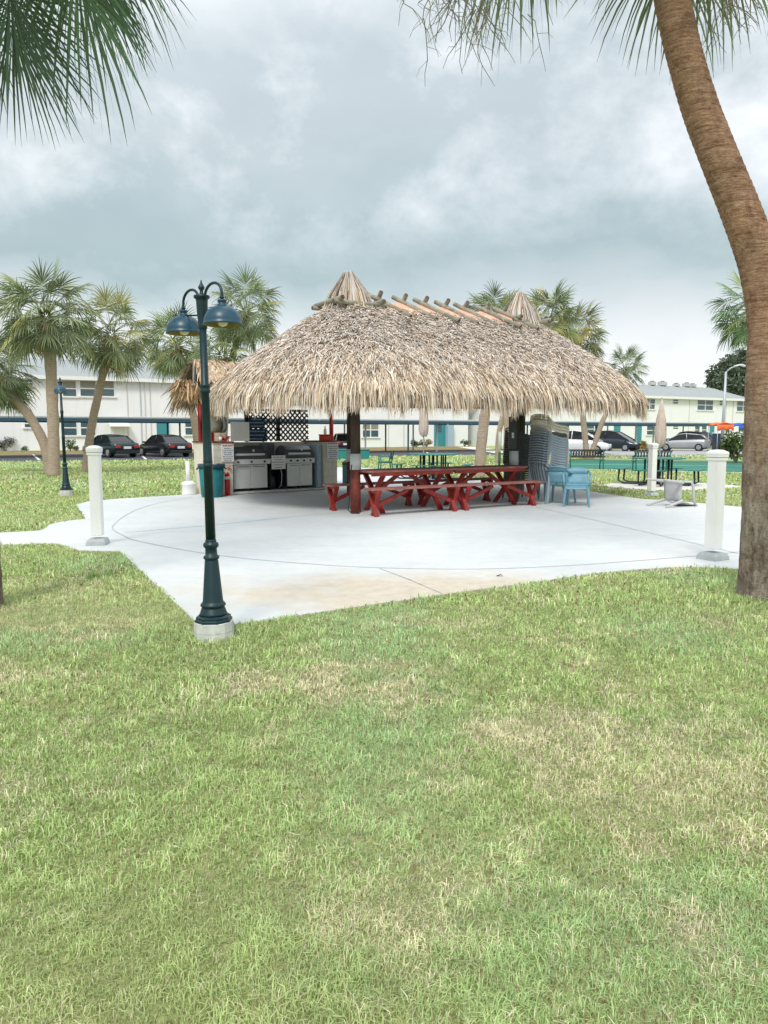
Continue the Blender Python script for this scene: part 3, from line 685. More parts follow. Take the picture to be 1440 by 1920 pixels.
# broadleaf tree at the right behind the building
p = Vector((at(1395, 700, 125).x, 125, 0)); t_ = thing('oak_tree', 'large grey green broadleaf tree behind the right apartments', 'tree', p)
g = random.Random(5); cs = []; rs = []
for i in range(46):
    a = g.uniform(0, 6.28); r_ = g.uniform(0, 6.0); z_ = g.uniform(6.5, 14.2); k_ = max(.3, 1-abs(z_-9.5)/6.5)
    cs.append((math.cos(a)*r_*k_*1.25, math.sin(a)*r_*k_, z_)); rs.append(g.uniform(.9, 1.7))
strips('crown', *leaf_cloud(15000, cs, rs, .55, [(.07, .10, .06), (.11, .15, .09), (.16, .20, .14)], 5), m_bushleaf, t_)
mb = MB(); mb.tube([(0, 0, 0), (.2, 0, 3), (0, 0, 6)], [.6, .45, .38], 12)
for c_ in cs[:16]: mb.tube([(0, 0, 5+g.random()), (c_[0]*.5, c_[1]*.5, c_[2]*.5+3), c_], [.25, .14, .04], 6)
mb.build('trunk', m_log, t_)

# ------------------------------------------------------------------ palms
t = NT('palm_bark'); t.b.inputs['Roughness'].default_value = .95; t.b.inputs['Specular IOR Level'].default_value = .1
tcn = t.n('ShaderNodeTexCoord'); sx = t.n('ShaderNodeSeparateXYZ'); t.l(tcn.outputs['Object'], sx.inputs[0])
ring = t.noise(5, 6, .7, (1, 1, 9)); rough_ = t.noise(9, 8, .75, (1.6, 1.6, .55), .5)
cu = t.ramp(ring, [(.28, (.17, .09, .055)), (.45, (.42, .255, .165)), (.70, (.58, .40, .28))])
cl = t.ramp(rough_, [(.30, (.12, .095, .075)), (.45, (.32, .265, .215)), (.60, (.47, .43, .37)), (.75, (.40, .29, .21))])
mr = t.n('ShaderNodeMapRange'); mr.inputs[1].default_value = 1.5; mr.inputs[2].default_value = 3.3
nz = t.noise(1.6, 4, .6); am = t.n('ShaderNodeMath', operation='MULTIPLY_ADD'); t.l(nz, am.inputs[0]); am.inputs[1].default_value = 1.6; t.l(sx.outputs['Z'], am.inputs[2])
t.l(am.outputs[0], mr.inputs[0])
cc = t.mix(mr.outputs[0], cl, cu); cc = t.mix(.8, cc, t.ramp(t.noise(26, 8, .8, (1, 1, 2.2), .4), [(.32, (.42, .38, .36)), (.5, (.95, .95, .95)), (.72, (1.35, 1.33, 1.3))]), 'MULTIPLY'); cc = t.mix(.85, cc, t.ramp(t.noise(3.2, 7, .75, (1, 1, .8), .8), [(.40, (.55, .50, .48)), (.55, (1, 1, 1))]), 'MULTIPLY'); cc = t.mix(.5, cc, t.ramp(t.noise(2.2, 5, .6), [(.3, (.62, .66, .68)), (.65, (1.1, 1.05, 1.0))]), 'MULTIPLY')
t.l(cc, t.b.inputs['Base Color']); hm = t.mix(mr.outputs[0], rough_, ring); hm = t.mix(.4, hm, t.noise(30, 6, .8)); t.bump(hm, 1.0, .06); m_bark = t.m
m_farbark = M('far_palm_bark', (.36, .285, .225), .95, var=.3, scale=6, bump=.8, bscale=9, sc=(1, 1, 4))
m_boot = M('palm_boots', (.26, .14, .08), .95, var=.55, scale=14, bump=.8, bscale=20)

def frond_pts(o, az, el, Lp, F, rnd, nleaf, droop, wmul=1.0):
    """one costapalmate fan leaf -> list of (3-5 pts), side, widths ; petiole path"""
    d = np.array([math.cos(az)*math.cos(el), math.sin(az)*math.cos(el), math.sin(el)]); p = np.array(o, float); pet = [p.copy()]
    for i in range(4):
        p = p + d*Lp/4; d[2] -= .10 + .05*droop; d /= np.linalg.norm(d); pet.append(p.copy())
    tdir = d; sdv = np.cross(tdir, [0, 0, 1.0]); sdv /= (np.linalg.norm(sdv)+1e-6)
    roll = rnd.uniform(-.9, .9); nr = np.cross(sdv, tdir); sdv = sdv*math.cos(roll)+nr*math.sin(roll); nr = np.cross(sdv, tdir)
    P, S, W = [], [], []
    span = 1.75+rnd.uniform(-.2, .2); da = 2*span/nleaf
    for i in range(nleaf):
        a = -span + da*(i+.5) + rnd.uniform(-.3, .3)*da
        cost = .28*F*max(0, math.cos(a))  # costa: middle leaflets start further out
        q0 = p + tdir*cost*.9; dd = tdir*math.cos(a) + sdv*math.sin(a) - nr*.18*abs(math.sin(a)); dd /= np.linalg.norm(dd)
        L = F*(.60+.40*math.cos(a*.62)**1)*rnd.uniform(.88, 1.1) - cost*.5
        pts = [q0]; seg = [.36, .24, .22, .18]; dr = droop*rnd.uniform(.5, 2.0)*(1.45 if wmul > 1 else 1)
        q = q0.copy(); dv = dd.copy()
        for k, s_ in enumerate(seg):
            q = q + dv*L*s_; pts.append(q.copy()); dv = dv + np.array([0, 0, -1.0])*dr*(.13+.17*k); dv /= np.linalg.norm(dv)
        side = np.cross(dd, nr); side /= (np.linalg.norm(side)+1e-6)
        side = side + nr*(.5 if i % 2 else -.5); side /= np.linalg.norm(side)
        w = L*.36*da*1.05*wmul
        P.append(pts); S.append(side); W.append([w*.15, w, w*.72, w*.42, w*.05])
    return pet, P, S, W
def palm(label, path, Y, r0, r1, Rc, nf, seed, base=None, group='palms around the lawn', bark=None, boots=.45, hue=(1, 1, 1), nleaf=26, extra=(), skirt=6, minel=-.75, near=False, yel=.25, dy=0, wmul=1.0):
    rnd = random.Random(seed); g = np.random.default_rng(seed)
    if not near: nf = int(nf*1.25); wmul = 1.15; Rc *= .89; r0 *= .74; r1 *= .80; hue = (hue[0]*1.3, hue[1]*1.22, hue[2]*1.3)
    W3 = [at(px, py, Y + dy*i/(len(path)-1)) for i, (px, py) in enumerate(path)]
    org = Vector((W3[0].x, W3[0].y, 0)); pts = [w - org for w in W3]; pts[0].z = -.05
    t_ = thing('palm_tree', label, 'palm tree', org, 0, group)
    # smooth trunk
    n = 420 if near else 26; P_ = []; m = len(pts)
    for i in range(n+1):
        u = i/n*(m-1); k = min(int(u), m-2); f = u-k
        p0 = pts[max(k-1, 0)]; p1 = pts[k]; p2 = pts[k+1]; p3 = pts[min(k+2, m-1)]
        P_.append(.5*((2*p1) + (-p0+p2)*f + (2*p0-5*p1+4*p2-p3)*f*f + (-p0+3*p1-3*p2+p3)*f**3))
    rad = [(r0 + (r1-r0)*min(1, (i/n)*1.6) + r0*.22*math.exp(-i/n*14))*(1+(.035*math.sin(i*1.9) if not near else .022*math.sin(i*.95))) for i in range(n+1)]
    jt = [[1 + (rnd.uniform(-.035, .035) if near else rnd.uniform(-.05, .05)) for _ in range(48)] for _ in range(n+1)]
    nn = 96 if near else 12
    if near:
        from mathutils import noise as mn
        rad = [r0 + (r1-r0)*min(1, (i/n)*1.6) + r0*.14*math.exp(-i/n*24) for i in range(n+1)]
        def jf(i, k):
            z_ = P_[i].z; a = 2*math.pi*k/nn; up_ = min(1, max(0, (z_-1.6)/1.6)); cx, cy = math.cos(a), math.sin(a)
            ph = (z_/.062 + .35*cx + .5*mn.noise((cx*1.5, cy*1.5, z_*.8))) % 1.0
            ring_ = .030*(ph**2) + .012*mn.noise((cx*9, cy*9, z_*30))
            rough = .055*mn.noise((cx*5, cy*5, z_*2.2)) + .035*mn.noise((cx*14, cy*14, z_*7)) + .02*mn.noise((cx*30, cy*30, z_*22))
            return 1 + ring_*up_ + rough*(1-up_*.75) + .03*mn.noise((cx, cy, z_*.9))
        J_ = [[jf(i, k) for k in range(nn)] for i in range(n+1)]
    MB().tube(P_, rad, nn, jit=(lambda i, k: (J_[i][k] if near else jt[i][k]))).build('trunk', bark or m_farbark, t_)
    top = P_[-1]; dirv = (P_[-1]-P_[-4]).normalized()
    # boots: leaf bases below the crown
    bm = MB(); L = boots
    bm.tube([top - dirv*L*1.3, top - dirv*L*.8, top - dirv*L*.3, top], [r1*1.12, r1*1.6, r1*1.5, r1*.7], 14, jit=lambda i, k: rnd.uniform(.85, 1.15))
    for i in range(40):
        a = rnd.uniform(0, 6.28); h = rnd.uniform(-1.3, -.1)*L; q = top + dirv*h; o_ = Vector((math.cos(a), math.sin(a), 0))
        bm.tube([q + o_*r1*1.0, q + o_*r1*(1.7+rnd.random()*.5) + Vector((0, 0, L*.25))], [r1*.28, r1*.12], 5)
    bm.build('boots', m_boot, t_)
    PP, SS, WW, CC = [], [], [], []; pb = MB()
    specs = []
    for i in range(nf):
        f = (i+.5)/nf; el = 1.42 - (1.42-minel)*f**.85 + rnd.uniform(-.12, .12); specs.append((i*2.39996+rnd.uniform(-.2, .2), el, 1.0, 0))
    for i in range(skirt): specs.append((rnd.uniform(0, 6.28), rnd.uniform(-1.35, -.9), .72, 1))
    specs += [(a, e, s_, k_) for a, e, s_, k_ in extra]
    for az, el, s_, dead in specs:
        o_ = top + dirv*(.1+.15*math.sin(el)) + Vector((math.cos(az), math.sin(az), 0))*r1*.6
        Rr = Rc*s_*rnd.uniform(.88, 1.08)
        up = max(0, (el-.9)/.6)
        pet, P, S, W = frond_pts(o_, az, el, Rr*.50, Rr*.60, rnd, nleaf, (.35+.55*rnd.random())*(1.15-.8*up)*(1.6 if dead else 1), wmul)
        PP += P; SS += S; WW += W
        if dead: c0 = np.array([.30, .22, .11]) if rnd.random() < .5 else np.array([.26, .26, .09])
        elif rnd.random() < yel*.7: c0 = np.array([.30, .31, .11])
        else: c0 = np.array([.135, .180, .088])*rnd.uniform(.7, 1.6)
        c0 = c0*np.array(hue)
        for _ in range(len(P)): CC.append(c0*rnd.uniform(.72, 1.35))
        pb.tube([Vector(q) for q in pet[:4]] + [Vector(pet[4])], [r1*.13, r1*.11, r1*.09, r1*.08, r1*.05], 4)
    cr_ = strips('crown', np.array(PP), np.array(SS), np.array(WW), np.array(CC), m_leaf, t_)
    pb.build('leaf_stalk', M('stalk', (.20, .24, .08), .6) if 'stalk' not in bpy.data.materials else bpy.data.materials['stalk'], cr_)
    return t_, top, org
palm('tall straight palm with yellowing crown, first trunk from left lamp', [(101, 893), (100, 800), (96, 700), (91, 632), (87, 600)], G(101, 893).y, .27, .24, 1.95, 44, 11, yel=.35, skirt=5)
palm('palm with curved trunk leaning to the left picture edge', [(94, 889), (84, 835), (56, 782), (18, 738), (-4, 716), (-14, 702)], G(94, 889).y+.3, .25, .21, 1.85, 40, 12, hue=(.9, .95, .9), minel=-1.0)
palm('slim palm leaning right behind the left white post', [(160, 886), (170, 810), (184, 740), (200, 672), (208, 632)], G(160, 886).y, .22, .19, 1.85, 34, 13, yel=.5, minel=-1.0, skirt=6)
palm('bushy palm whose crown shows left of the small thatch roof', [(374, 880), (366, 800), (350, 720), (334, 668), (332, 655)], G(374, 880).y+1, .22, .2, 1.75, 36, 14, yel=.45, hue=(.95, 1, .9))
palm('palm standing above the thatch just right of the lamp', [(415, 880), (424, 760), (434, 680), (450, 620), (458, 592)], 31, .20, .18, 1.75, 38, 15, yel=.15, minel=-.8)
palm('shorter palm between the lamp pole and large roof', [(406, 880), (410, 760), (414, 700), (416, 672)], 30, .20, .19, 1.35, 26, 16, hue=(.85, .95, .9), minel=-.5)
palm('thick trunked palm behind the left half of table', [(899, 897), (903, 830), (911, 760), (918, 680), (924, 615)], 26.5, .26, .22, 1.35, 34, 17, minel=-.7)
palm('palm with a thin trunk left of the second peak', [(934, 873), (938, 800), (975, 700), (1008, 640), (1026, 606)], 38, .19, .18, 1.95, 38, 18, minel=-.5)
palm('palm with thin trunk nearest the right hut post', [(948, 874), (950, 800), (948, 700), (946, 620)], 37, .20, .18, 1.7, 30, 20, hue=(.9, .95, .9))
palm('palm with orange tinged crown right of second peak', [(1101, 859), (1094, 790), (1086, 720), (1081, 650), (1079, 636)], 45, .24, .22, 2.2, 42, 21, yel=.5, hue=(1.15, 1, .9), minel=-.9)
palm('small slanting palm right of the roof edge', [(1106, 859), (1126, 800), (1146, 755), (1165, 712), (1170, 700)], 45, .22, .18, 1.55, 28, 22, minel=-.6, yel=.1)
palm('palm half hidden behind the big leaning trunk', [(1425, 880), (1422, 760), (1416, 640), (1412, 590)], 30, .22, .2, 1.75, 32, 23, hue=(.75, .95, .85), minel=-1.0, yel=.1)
# big leaning palm at right
bp, btop, borg = palm('huge leaning palm trunk crossing the right side', [(1430, 1122), (1434, 1000), (1437, 850), (1440, 720), (1441, 600), (1425, 500), (1390, 400), (1350, 300), (1312, 200), (1283, 100), (1261, 0), (1240, -120), (1222, -250), (1200, -360), (1190, -490)], G(1430, 1118).y, .212, .146, 2.0, 38, 31,
     bark=m_bark, near=True, boots=1.4, nleaf=44, minel=-.15, skirt=0, yel=.2, extra=[(2.95, -.84, 1.18, 0), (3.3, -.90, 1.15, 0), (3.12, -.78, 1.25, 0), (3.5, -.86, 1.1, 0), (.25, -1.05, 1.12, 0), (-.15, -1.0, 1.12, 0), (.7, -1.05, 1.1, 0)], hue=(.9, .95, 1.0), wmul=.8)
# palm at the left edge
lp, ltop, lorg = palm('near palm at left edge with fronds over the lawn', [(-33, 1146), (-40, 1000), (-45, 800), (-55, 500), (-62, 200), (-70, 0), (-80, -170), (-92, -300)], G(-33, 1140).y, .16, .15, 1.95, 34, 32,
     bark=m_bark, near=True, boots=.5, nleaf=46, minel=-.7, skirt=0, yel=.12, hue=(.62, .82, .95), wmul=.95,  # leaf tint darkened so the backlit look is part of the colour
     extra=[(-.12, -.35, 1.05, 0), (.3, -.2, .95, 0), (-.3, -1.15, 1.12, 0), (.05, -.7, 1.1, 0)])
# seed stalks hanging from the big palm
def seedstalk(parent, org, px, py, Y, n, spread, L, seed):
    g = random.Random(seed); p = at(px, py, Y) - org; mb = MB()
    mb.tube([btop, (btop+p)/2+Vector((0, 0, .5)), p], [.02, .015, .008], 5)
    for i in range(n):
        q = p + Vector((g.gauss(0, spread), g.gauss(0, spread), g.uniform(-.1, .35))); pts = [q]
        d = Vector((g.gauss(0, .5), g.gauss(0, .5), -1)).normalized()
        for k in range(5): d = (d + Vector((g.gauss(0, .38), g.gauss(0, .38), -.25))).normalized(); pts.append(pts[-1] + d*L/5)
        mb.tube(pts, [.005, .0045, .004, .004, .003, .002], 3, caps=False)
        for k in (2, 3): 
            q2 = pts[k]; d2 = Vector((g.gauss(0, 1), g.gauss(0, 1), -.4)).normalized(); mb.tube([q2, q2+d2*L*.18, q2+d2*L*.26+Vector((0, 0, -.04))], [.0025, .002, .0012], 3, caps=False)
    mb.build('seed_stalk', M('seed_straw', (.19, .185, .13), .9), parent)
seedstalk(bp, borg, 880, -20, 6.4, 70, .20, .52, 5); seedstalk(bp, borg, 1375, -10, 6.6, 40, .16, .4, 6)
for o_, L in ((bp, [(1300, 105)]),):
    pass

# ------------------------------------------------------------------ thatch hut
HU = Vector((math.cos(R(31)), math.sin(R(31)), 0)); HN = Vector((math.sin(R(31)), -math.cos(R(31)), 0))
E1 = at(655, 700, 16.5); E1.z = 0; E2 = at(972, 700, 19.05); E2.z = 0
HU = (E2-E1).normalized(); HN = Vector((HU.y, -HU.x, 0)); HL = (E2-E1).length; HC = (E1+E2)/2
hut = thing('thatched_hut', 'large palm thatched shelter roof over the red picnic tables', 'thatched hut', HC)
RR = [0, .3, 1.0, 1.8, 2.5, 2.85, 3.08]; ZZ = [4.34, 4.26, 3.87, 3.36, 2.90, 2.63, 2.41]
def hut_pt(a, r, dirx, diry):  # a along ridge (-.5..5)*HL, direction in (HU,HN)
    p = HU*(a) + (HU*(dirx*.86 if dirx > 0 else dirx*.94) + HN*diry)*r; p.z = float(np.interp(r, RR, ZZ)); return p
def hut_samples(n, g, rmin=0, rmax=3.05):
    Rm = rmax; pa = 2*HL*(Rm-rmin); pe = math.pi*(Rm*Rm-rmin*rmin); st = g.random(n) < pa/(pa+pe)
    a = np.where(st, (g.random(n)-.5)*HL, 0); r = np.where(st, rmin+(Rm-rmin)*g.random(n), np.sqrt(rmin**2+(Rm*Rm-rmin*rmin)*g.random(n)))
    th = np.where(st, np.where(g.random(n) < .5, np.pi/2, -np.pi/2), g.random(n)*2*np.pi)
    dx = np.cos(th); dy = np.sin(th); a = np.where(st, a, np.where(dx > 0, HL/2, -HL/2))
    dx = np.where(dx > 0, dx*.86, dx*.94); return a, r, dx, dy
u_ = np.array(HU); n_ = np.array(HN)
def core():
    vs = []; fs = []; nseg = 64; loops = []
    for r in RR[1:] :
        for k in range(nseg):
            th = 2*math.pi*k/nseg; dx, dy = math.cos(th), math.sin(th); a = HL/2*(1 if dx > 0 else -1)
            a = max(-HL/2, min(HL/2, dx*6)); p = hut_pt(a, r, dx, dy); p.z -= .10; vs.append(p)
    m = len(RR)-1
    for i in range(m-1):
        for k in range(nseg): fs.append((i*nseg+k, (i+1)*nseg+k, (i+1)*nseg+(k+1) % nseg, i*nseg+(k+1) % nseg))
    fs.append(tuple(range(nseg)))
    b = len(vs); vs += [v - Vector((0, 0, .06)) for v in vs]
    fs += [tuple(x+b for x in f[::-1]) for f in fs]
    o_ = (m-1)*nseg
    for k in range(nseg): fs.append((o_+k, o_+(k+1) % nseg, o_+(k+1) % nseg+b, o_+k+b))
    return MB().add(vs, fs, False)
roof = core().build('roof', m_thatch_base, hut)
def thatch_cols(n, g, lo):  # lo 0 (weathered top) .. 1 (tan fringe)
    k = g.random(n); grey = np.array([.61, .55, .50]); pale = np.array([.82, .77, .71]); dark = np.array([.11, .085, .065]); tan = np.array([.69, .56, .42]); brown = np.array([.40, .27, .17])
    c_ = np.where((k < .42)[:, None], grey, np.where((k < .66)[:, None], pale, np.where((k < .75)[:, None], dark, np.where((k < .93)[:, None], tan, brown))))
    c2 = np.where((k < .36)[:, None], tan, np.where((k < .62)[:, None], np.array([.80, .71, .56]), np.where((k < .76)[:, None], brown, np.where((k < .86)[:, None], pale, dark*1.6))))
    pick = g.random(n) < lo; return np.where(pick[:, None], c2, c_)*(.72+.5*g.random(n))[:, None]
def thatch():
    g = np.random.default_rng(21); N = 96000
    a, r, dx, dy = hut_samples(N, g, .05, 3.02); kk = (np.abs(a) > HL/2-.35) | (r > .42); a, r, dx, dy = a[kk], r[kk], dx[kk], dy[kk]; N = len(a)
    out = dx[:, None]*u_ + dy[:, None]*n_; tan_ = -dy[:, None]*u_ + dx[:, None]*n_
    z = np.interp(r, RR, ZZ); slope = (np.interp(r+.05, RR, ZZ) - np.interp(r-.05, RR, ZZ))/.1; slope = np.clip(slope, -1.3, -.3)
    base = a[:, None]*u_ + out*r[:, None]; base[:, 2] = z + g.random(N)*.05
    dn = out.copy(); dn[:, 2] = slope; dn /= np.linalg.norm(dn, axis=1)[:, None]
    lo = np.clip((r-1.7)/1.3, 0, 1)
    d = dn + tan_*(g.normal(size=N)*(.85-.62*lo))[:, None]; d[:, 2] += .25*g.random(N)*(1-lo) ; d /= np.linalg.norm(d, axis=1)[:, None]
    nrm = np.cross(tan_, dn); nrm *= np.sign(nrm[:, 2])[:, None]
    L = (.09+.13*g.random(N))*(1+1.3*lo)
    lift = .02+.06*g.random(N)*(1+.0*lo)
    pts = np.stack([base, base + d*(L*.5)[:, None] + nrm*lift[:, None], base + d*L[:, None] + nrm*(lift*.9)[:, None] - np.array([0, 0, 1])*(L*.12*lo)[:, None]], 1)
    side = np.cross(d, nrm + g.normal(size=(N, 3))*.45); side /= np.linalg.norm(side, axis=1)[:, None]
    W = np.stack([np.full(N, .010), np.full(N, .0148), np.full(N, .006)], 1)*(.5+.8*g.random(N))[:, None]
    A = (pts, side, W, thatch_cols(N, g, lo**1.5))
    # fringe: hangs from the eave
    N = 38000; a, r, dx, dy = hut_samples(N, g, 2.55, 3.14)
    out = dx[:, None]*u_ + dy[:, None]*n_; tan_ = -dy[:, None]*u_ + dx[:, None]*n_
    z = np.interp(r, RR, ZZ)+.02; base = a[:, None]*u_ + out*r[:, None]; base[:, 2] = z + g.random(N)*.06
    # clumps: hanging length varies smoothly along the eave
    ang = np.arctan2(dy*r + 0, a + dx*r); cl_ = .5+.5*np.sin(ang*37+2*np.sin(ang*11)) 
    L = (.36+.22*g.random(N))*(.86+.22*cl_)*(1-.35*(3.1-r)/.55*.3)*(1.20-.80*np.clip(out[:, 1]*1.2+.1, 0, 1))
    sway = g.normal(size=N)*.13 + .07*np.sin(ang*23)
    o1 = out*(.26+.22*g.random(N))[:, None] + tan_*sway[:, None]
    p1 = base + (o1 + np.array([0, 0, -.75]))*(L*.38)[:, None]; p2 = p1 + (o1*.55 + np.array([0, 0, -1.0]))*(L*.34)[:, None]; p3 = p2 + (o1*.2+tan_*(g.normal(size=N)*.12)[:, None] + np.array([0, 0, -1.0]))*(L*.30)[:, None]
    pts = np.stack([base, p1, p2, p3], 1); side = tan_ + g.normal(size=(N, 3))*.35; side /= np.linalg.norm(side, axis=1)[:, None]
    W = np.stack([np.full(N, .014), np.full(N, .020), np.full(N, .014), np.full(N, .004)], 1)*(.55+.8*g.random(N))[:, None]
    col = thatch_cols(N, g, np.full(N, .9))
    strips('thatch', *A, m_thatch, roof); strips('thatch_fringe', pts, side, W, col, m_thatch, roof)
thatch()
def cone_cap(a, tipz, lean, seed, baseR=.46):
    g = np.random.default_rng(seed); c_ = u_*a; N = 2600
    zb = 4.12; th = g.random(N)*6.283
    ex = np.cos(th)[:, None]*u_ + np.sin(th)[:, None]*n_
    top = c_ + ex*(.07+.06*g.random(N))[:, None] + lean; top[:, 2] = tipz + g.normal(size=N)*.035
    bot = c_ + ex*(baseR*(.85+.3*g.random(N)))[:, None]; bot[:, 2] = zb + g.random(N)*.1 - .05
    mid = (top+bot)/2 + ex*(.05+.03*g.random(N))[:, None]
    pts = np.stack([top, mid, bot], 1); tn = -np.sin(th)[:, None]*u_ + np.cos(th)[:, None]*n_
    W = np.stack([np.full(N, .010), np.full(N, .018), np.full(N, .022)], 1)*(.5+.9*g.random(N))[:, None]
    o_ = strips('peak_cap', pts, tn + ex*(g.normal(size=N)*.4)[:, None], W, thatch_cols(N, g, np.full(N, .35))*.78, m_thatch, roof)
    MB().lathe([(baseR*.86, zb-.1), (baseR*.55, (zb+tipz)/2), (.06, tipz-.05)], 16, tuple(c_+lean*.5)).build('cap_core', m_thatch_base, o_)
cone_cap(-HL/2, 4.93, np.array([.0, 0, 0]), 1, .54); cone_cap(HL/2, 4.96, np.array([.0, 0, 0]), 2, .56)
g = random.Random(3)
def log(p0, p1, r=.055):
    p0 = Vector(p0); p1 = Vector(p1)
    o_ = MB().tube([p0, (p0+p1)/2 + Vector((0, 0, g.uniform(-.01, .01))), p1], [r*.92, r*1.05, r], 10).build('log', m_log, roof)
    d = (p1-p0).normalized(); MB().tube([p0 - d*.004, p0 + d*.002], r*.84, 10).tube([p1 - d*.002, p1 + d*.004], r*.90, 10).build('cut_end', m_logend, o_)
for sgn in (-1, 1):     # square of logs at the foot of each cap
    for (ax, off) in ((HU, HN), (HN, HU)):
        for s in (-1, 1):
            c_ = HU*(sgn*HL/2) + off*(s*.50); z_ = 4.27 + (.07 if ax is HN else 0)
            log(c_ - ax*.64 + Vector((0, 0, z_)), c_ + ax*.64 + Vector((0, 0, z_)), .052)
for i in range(7):
    a = -HL/2 + .78 + i*(HL-1.30)/6; j = g.uniform(-.05, .05)
    log(HU*(a-.16+j) - HN*.20 + Vector((0, 0, 4.63)), HU*(a+.22+j) + HN*(.98+g.uniform(-.06, .06)) + Vector((0, 0, 4.01)))
    log(HU*(a-.06+j) + HN*.20 + Vector((0, 0, 4.62)), HU*(a+.22+j) - HN*.98 + Vector((0, 0, 4.01)))
mb = MB(); mb.grid(lambda u, v: tuple(HU*((u-.5)*(HL-1.1)+.1) + HN*((v-.5)*1.35) + Vector((0, 0, 4.46 - abs(v-.5)*1.35*.52 + .025*math.sin(u*40)))), 40, 8, .02)
mb.build('ridge_cover', m_orange, roof)
# hut frame: posts
def hut_post(px, py, zt, shown=True, XY=None):
    p = (G(px, py) if XY is None else Vector(XY)) - HC; r = .10; gg = random.Random(px); jt = lambda i, k: 1+.05*math.sin(k*2.1+i)
    MB().tube([(p.x, p.y, 0), (p.x, p.y, .42), (p.x, p.y, .845)], [r, r*.97, r*.95], 14, jit=jt).build('post', m_redpost, hut)
    MB().tube([(p.x, p.y, .845), (p.x, p.y, 1.155)], [r*1.06, r*1.06], 14).build('post_wrap', m_whiteband, hut)
    MB().tube([(p.x, p.y, 1.155), (p.x, p.y, 2.0), (p.x, p.y, zt)], [r*.94, r*.9, r*.88], 14, jit=jt).build('post', m_darkpost, hut)
hut_post(667, 962, 2.95); hut_post(962, 942, 2.95)
hut_post(0, 0, 2.9, XY=(HC + HU*-1.45 - HN*1.75)[:]); hut_post(1, 0, 2.9, XY=(HC + HU*3.4 - HN*.9)[:])
for s in (-1, 1):
    a = HU*(-HL/2-.8) + HN*(1.9*s); b = HU*(HL/2+.8) + HN*(1.9*s)
    MB().tube([a + Vector((0, 0, 2.98)), b + Vector((0, 0, 2.98))], .08, 10).build('wall_plate', m_log, hut)
MB().tube([HU*(-HL/2) + Vector((0, 0, 4.1)), HU*(HL/2) + Vector((0, 0, 4.1))], .07, 10).build('ridge_beam', m_log, hut)
for i in range(9):
    a = (i/8-.5)*(HL)
    mb = MB()
    for s in (-1, 1): mb.tube([HU*a + Vector((0, 0, 4.12)), HU*a + HN*(s*2.75) + Vector((0, 0, 2.42))], .035, 8)
    mb.build('rafter', m_log, hut)
# hose beside the left post
p = G(655, 964); t_ = thing('garden_hose', 'thin dark hose hanging down beside the red hut post', 'hose', p)
MB().tube([(0.05, 0, .95), (0.02, 0, .6), (0, 0, .25), (-.02, 0, .08), (.05, -.05, .02), (.2, -.05, .02)], .012, 6).build('tube', m_black, t_)
p = G(953, 905) ; 
b_ = at(961, 812, G(962, 942).y-.14); t_ = thing('speaker_box', 'black panel box strapped to the right hut post', 'panel box', b_)
MB().box((0, 0, 0), (.17, .06, .72)).build('case', m_black, t_, .01); MB().box((-.0, -.04, -.05), (.05, .03, .12)).build('switch', m_greypost, t_)

# ------------------------------------------------------------------ picnic tables and benches
L1 = G(707, 970); L2 = G(1000, 949); TU = (L2-L1).normalized(); TN = Vector((-TU.y, TU.x, 0)); TL = (L2-L1).length; TANG = math.atan2(TU.y, TU.x)
def picnic_bench(label, c, L, h=.525):
    t_ = thing('picnic_bench', label, 'bench', c, TANG, 'red benches along the picnic tables')
    mb = MB()
    for k in (-1, 1): mb.box((0, k*.073, h-.02), (L, .135, .04))
    mb.build('seat', m_redtop, t_, .005)
    for s in (-1, 1):
        x = s*(L/2-.16); mb = MB()
        for k in (-1, 1): mb.beam((x+k*.023, -k*.125, h-.045), (x+k*.023, k*.10, .0), .045, .09, up=(1, 0, 0))
        mb.box((x, 0, h-.065), (.10, .28, .05)); mb.build('leg', m_redwood, t_)
        MB().beam((x-s*.05, 0, .20), (x-s*(L*.34), 0, h-.07), .04, .07).build('brace', m_redwood, t_)
    return t_
def picnic_table(label, c, L, h=.825):
    t_ = thing('picnic_table', label, 'picnic table', c, TANG, 'red picnic tables under the hut')
    mb = MB()
    for k in range(5): mb.box((0, (k-2)*.148, h-.02), (L, .14, .04))
    mb.build('tabletop', m_redtop, t_, .005)
    for s in (-1, 1):
        mb = MB(); mb.box((0, s*.34, h-.075), (L-.1, .04, .065)); mb.build('apron', m_redwood, t_)
    for s in (-1, 1):
        x = s*(L/2-.32); mb = MB()
        for k in (-1, 1): mb.beam((x+k*.028, -k*.33, h-.045), (x+k*.028, k*.36, .0), .05, .095, up=(1, 0, 0))
        mb.box((x, 0, h-.07), (.11, .66, .055)); mb.build('leg', m_redwood, t_)
        MB().beam((x-s*.05, 0, h*.47), (s*.06, 0, h-.06), .045, .075).build('brace', m_redwood, t_)
    return t_
LEN = TL*.46+.34
cA = L1 + TU*(TL*.23); cB = L1 + TU*(TL*.77); Z0 = Vector((0, 0, .013))
for nm, c_ in (('left', cA), ('right', cB)):
    picnic_bench(f'red wooden bench on the near side of the {nm} picnic table', c_ + TN*.06 + Z0, LEN)
    picnic_bench(f'red wooden bench on the far side of the {nm} picnic table', c_ + TN*1.42 + Z0 - TU*(.14 if nm == 'left' else .10), LEN)
    picnic_table({'left': 'red wooden table with crossed legs beside the hut post', 'right': 'red wooden table with crossed legs nearest the chair stacks'}[nm], c_ + TN*.74 + Z0 + TU*(.19 if nm == 'left' else .06), LEN-.12)

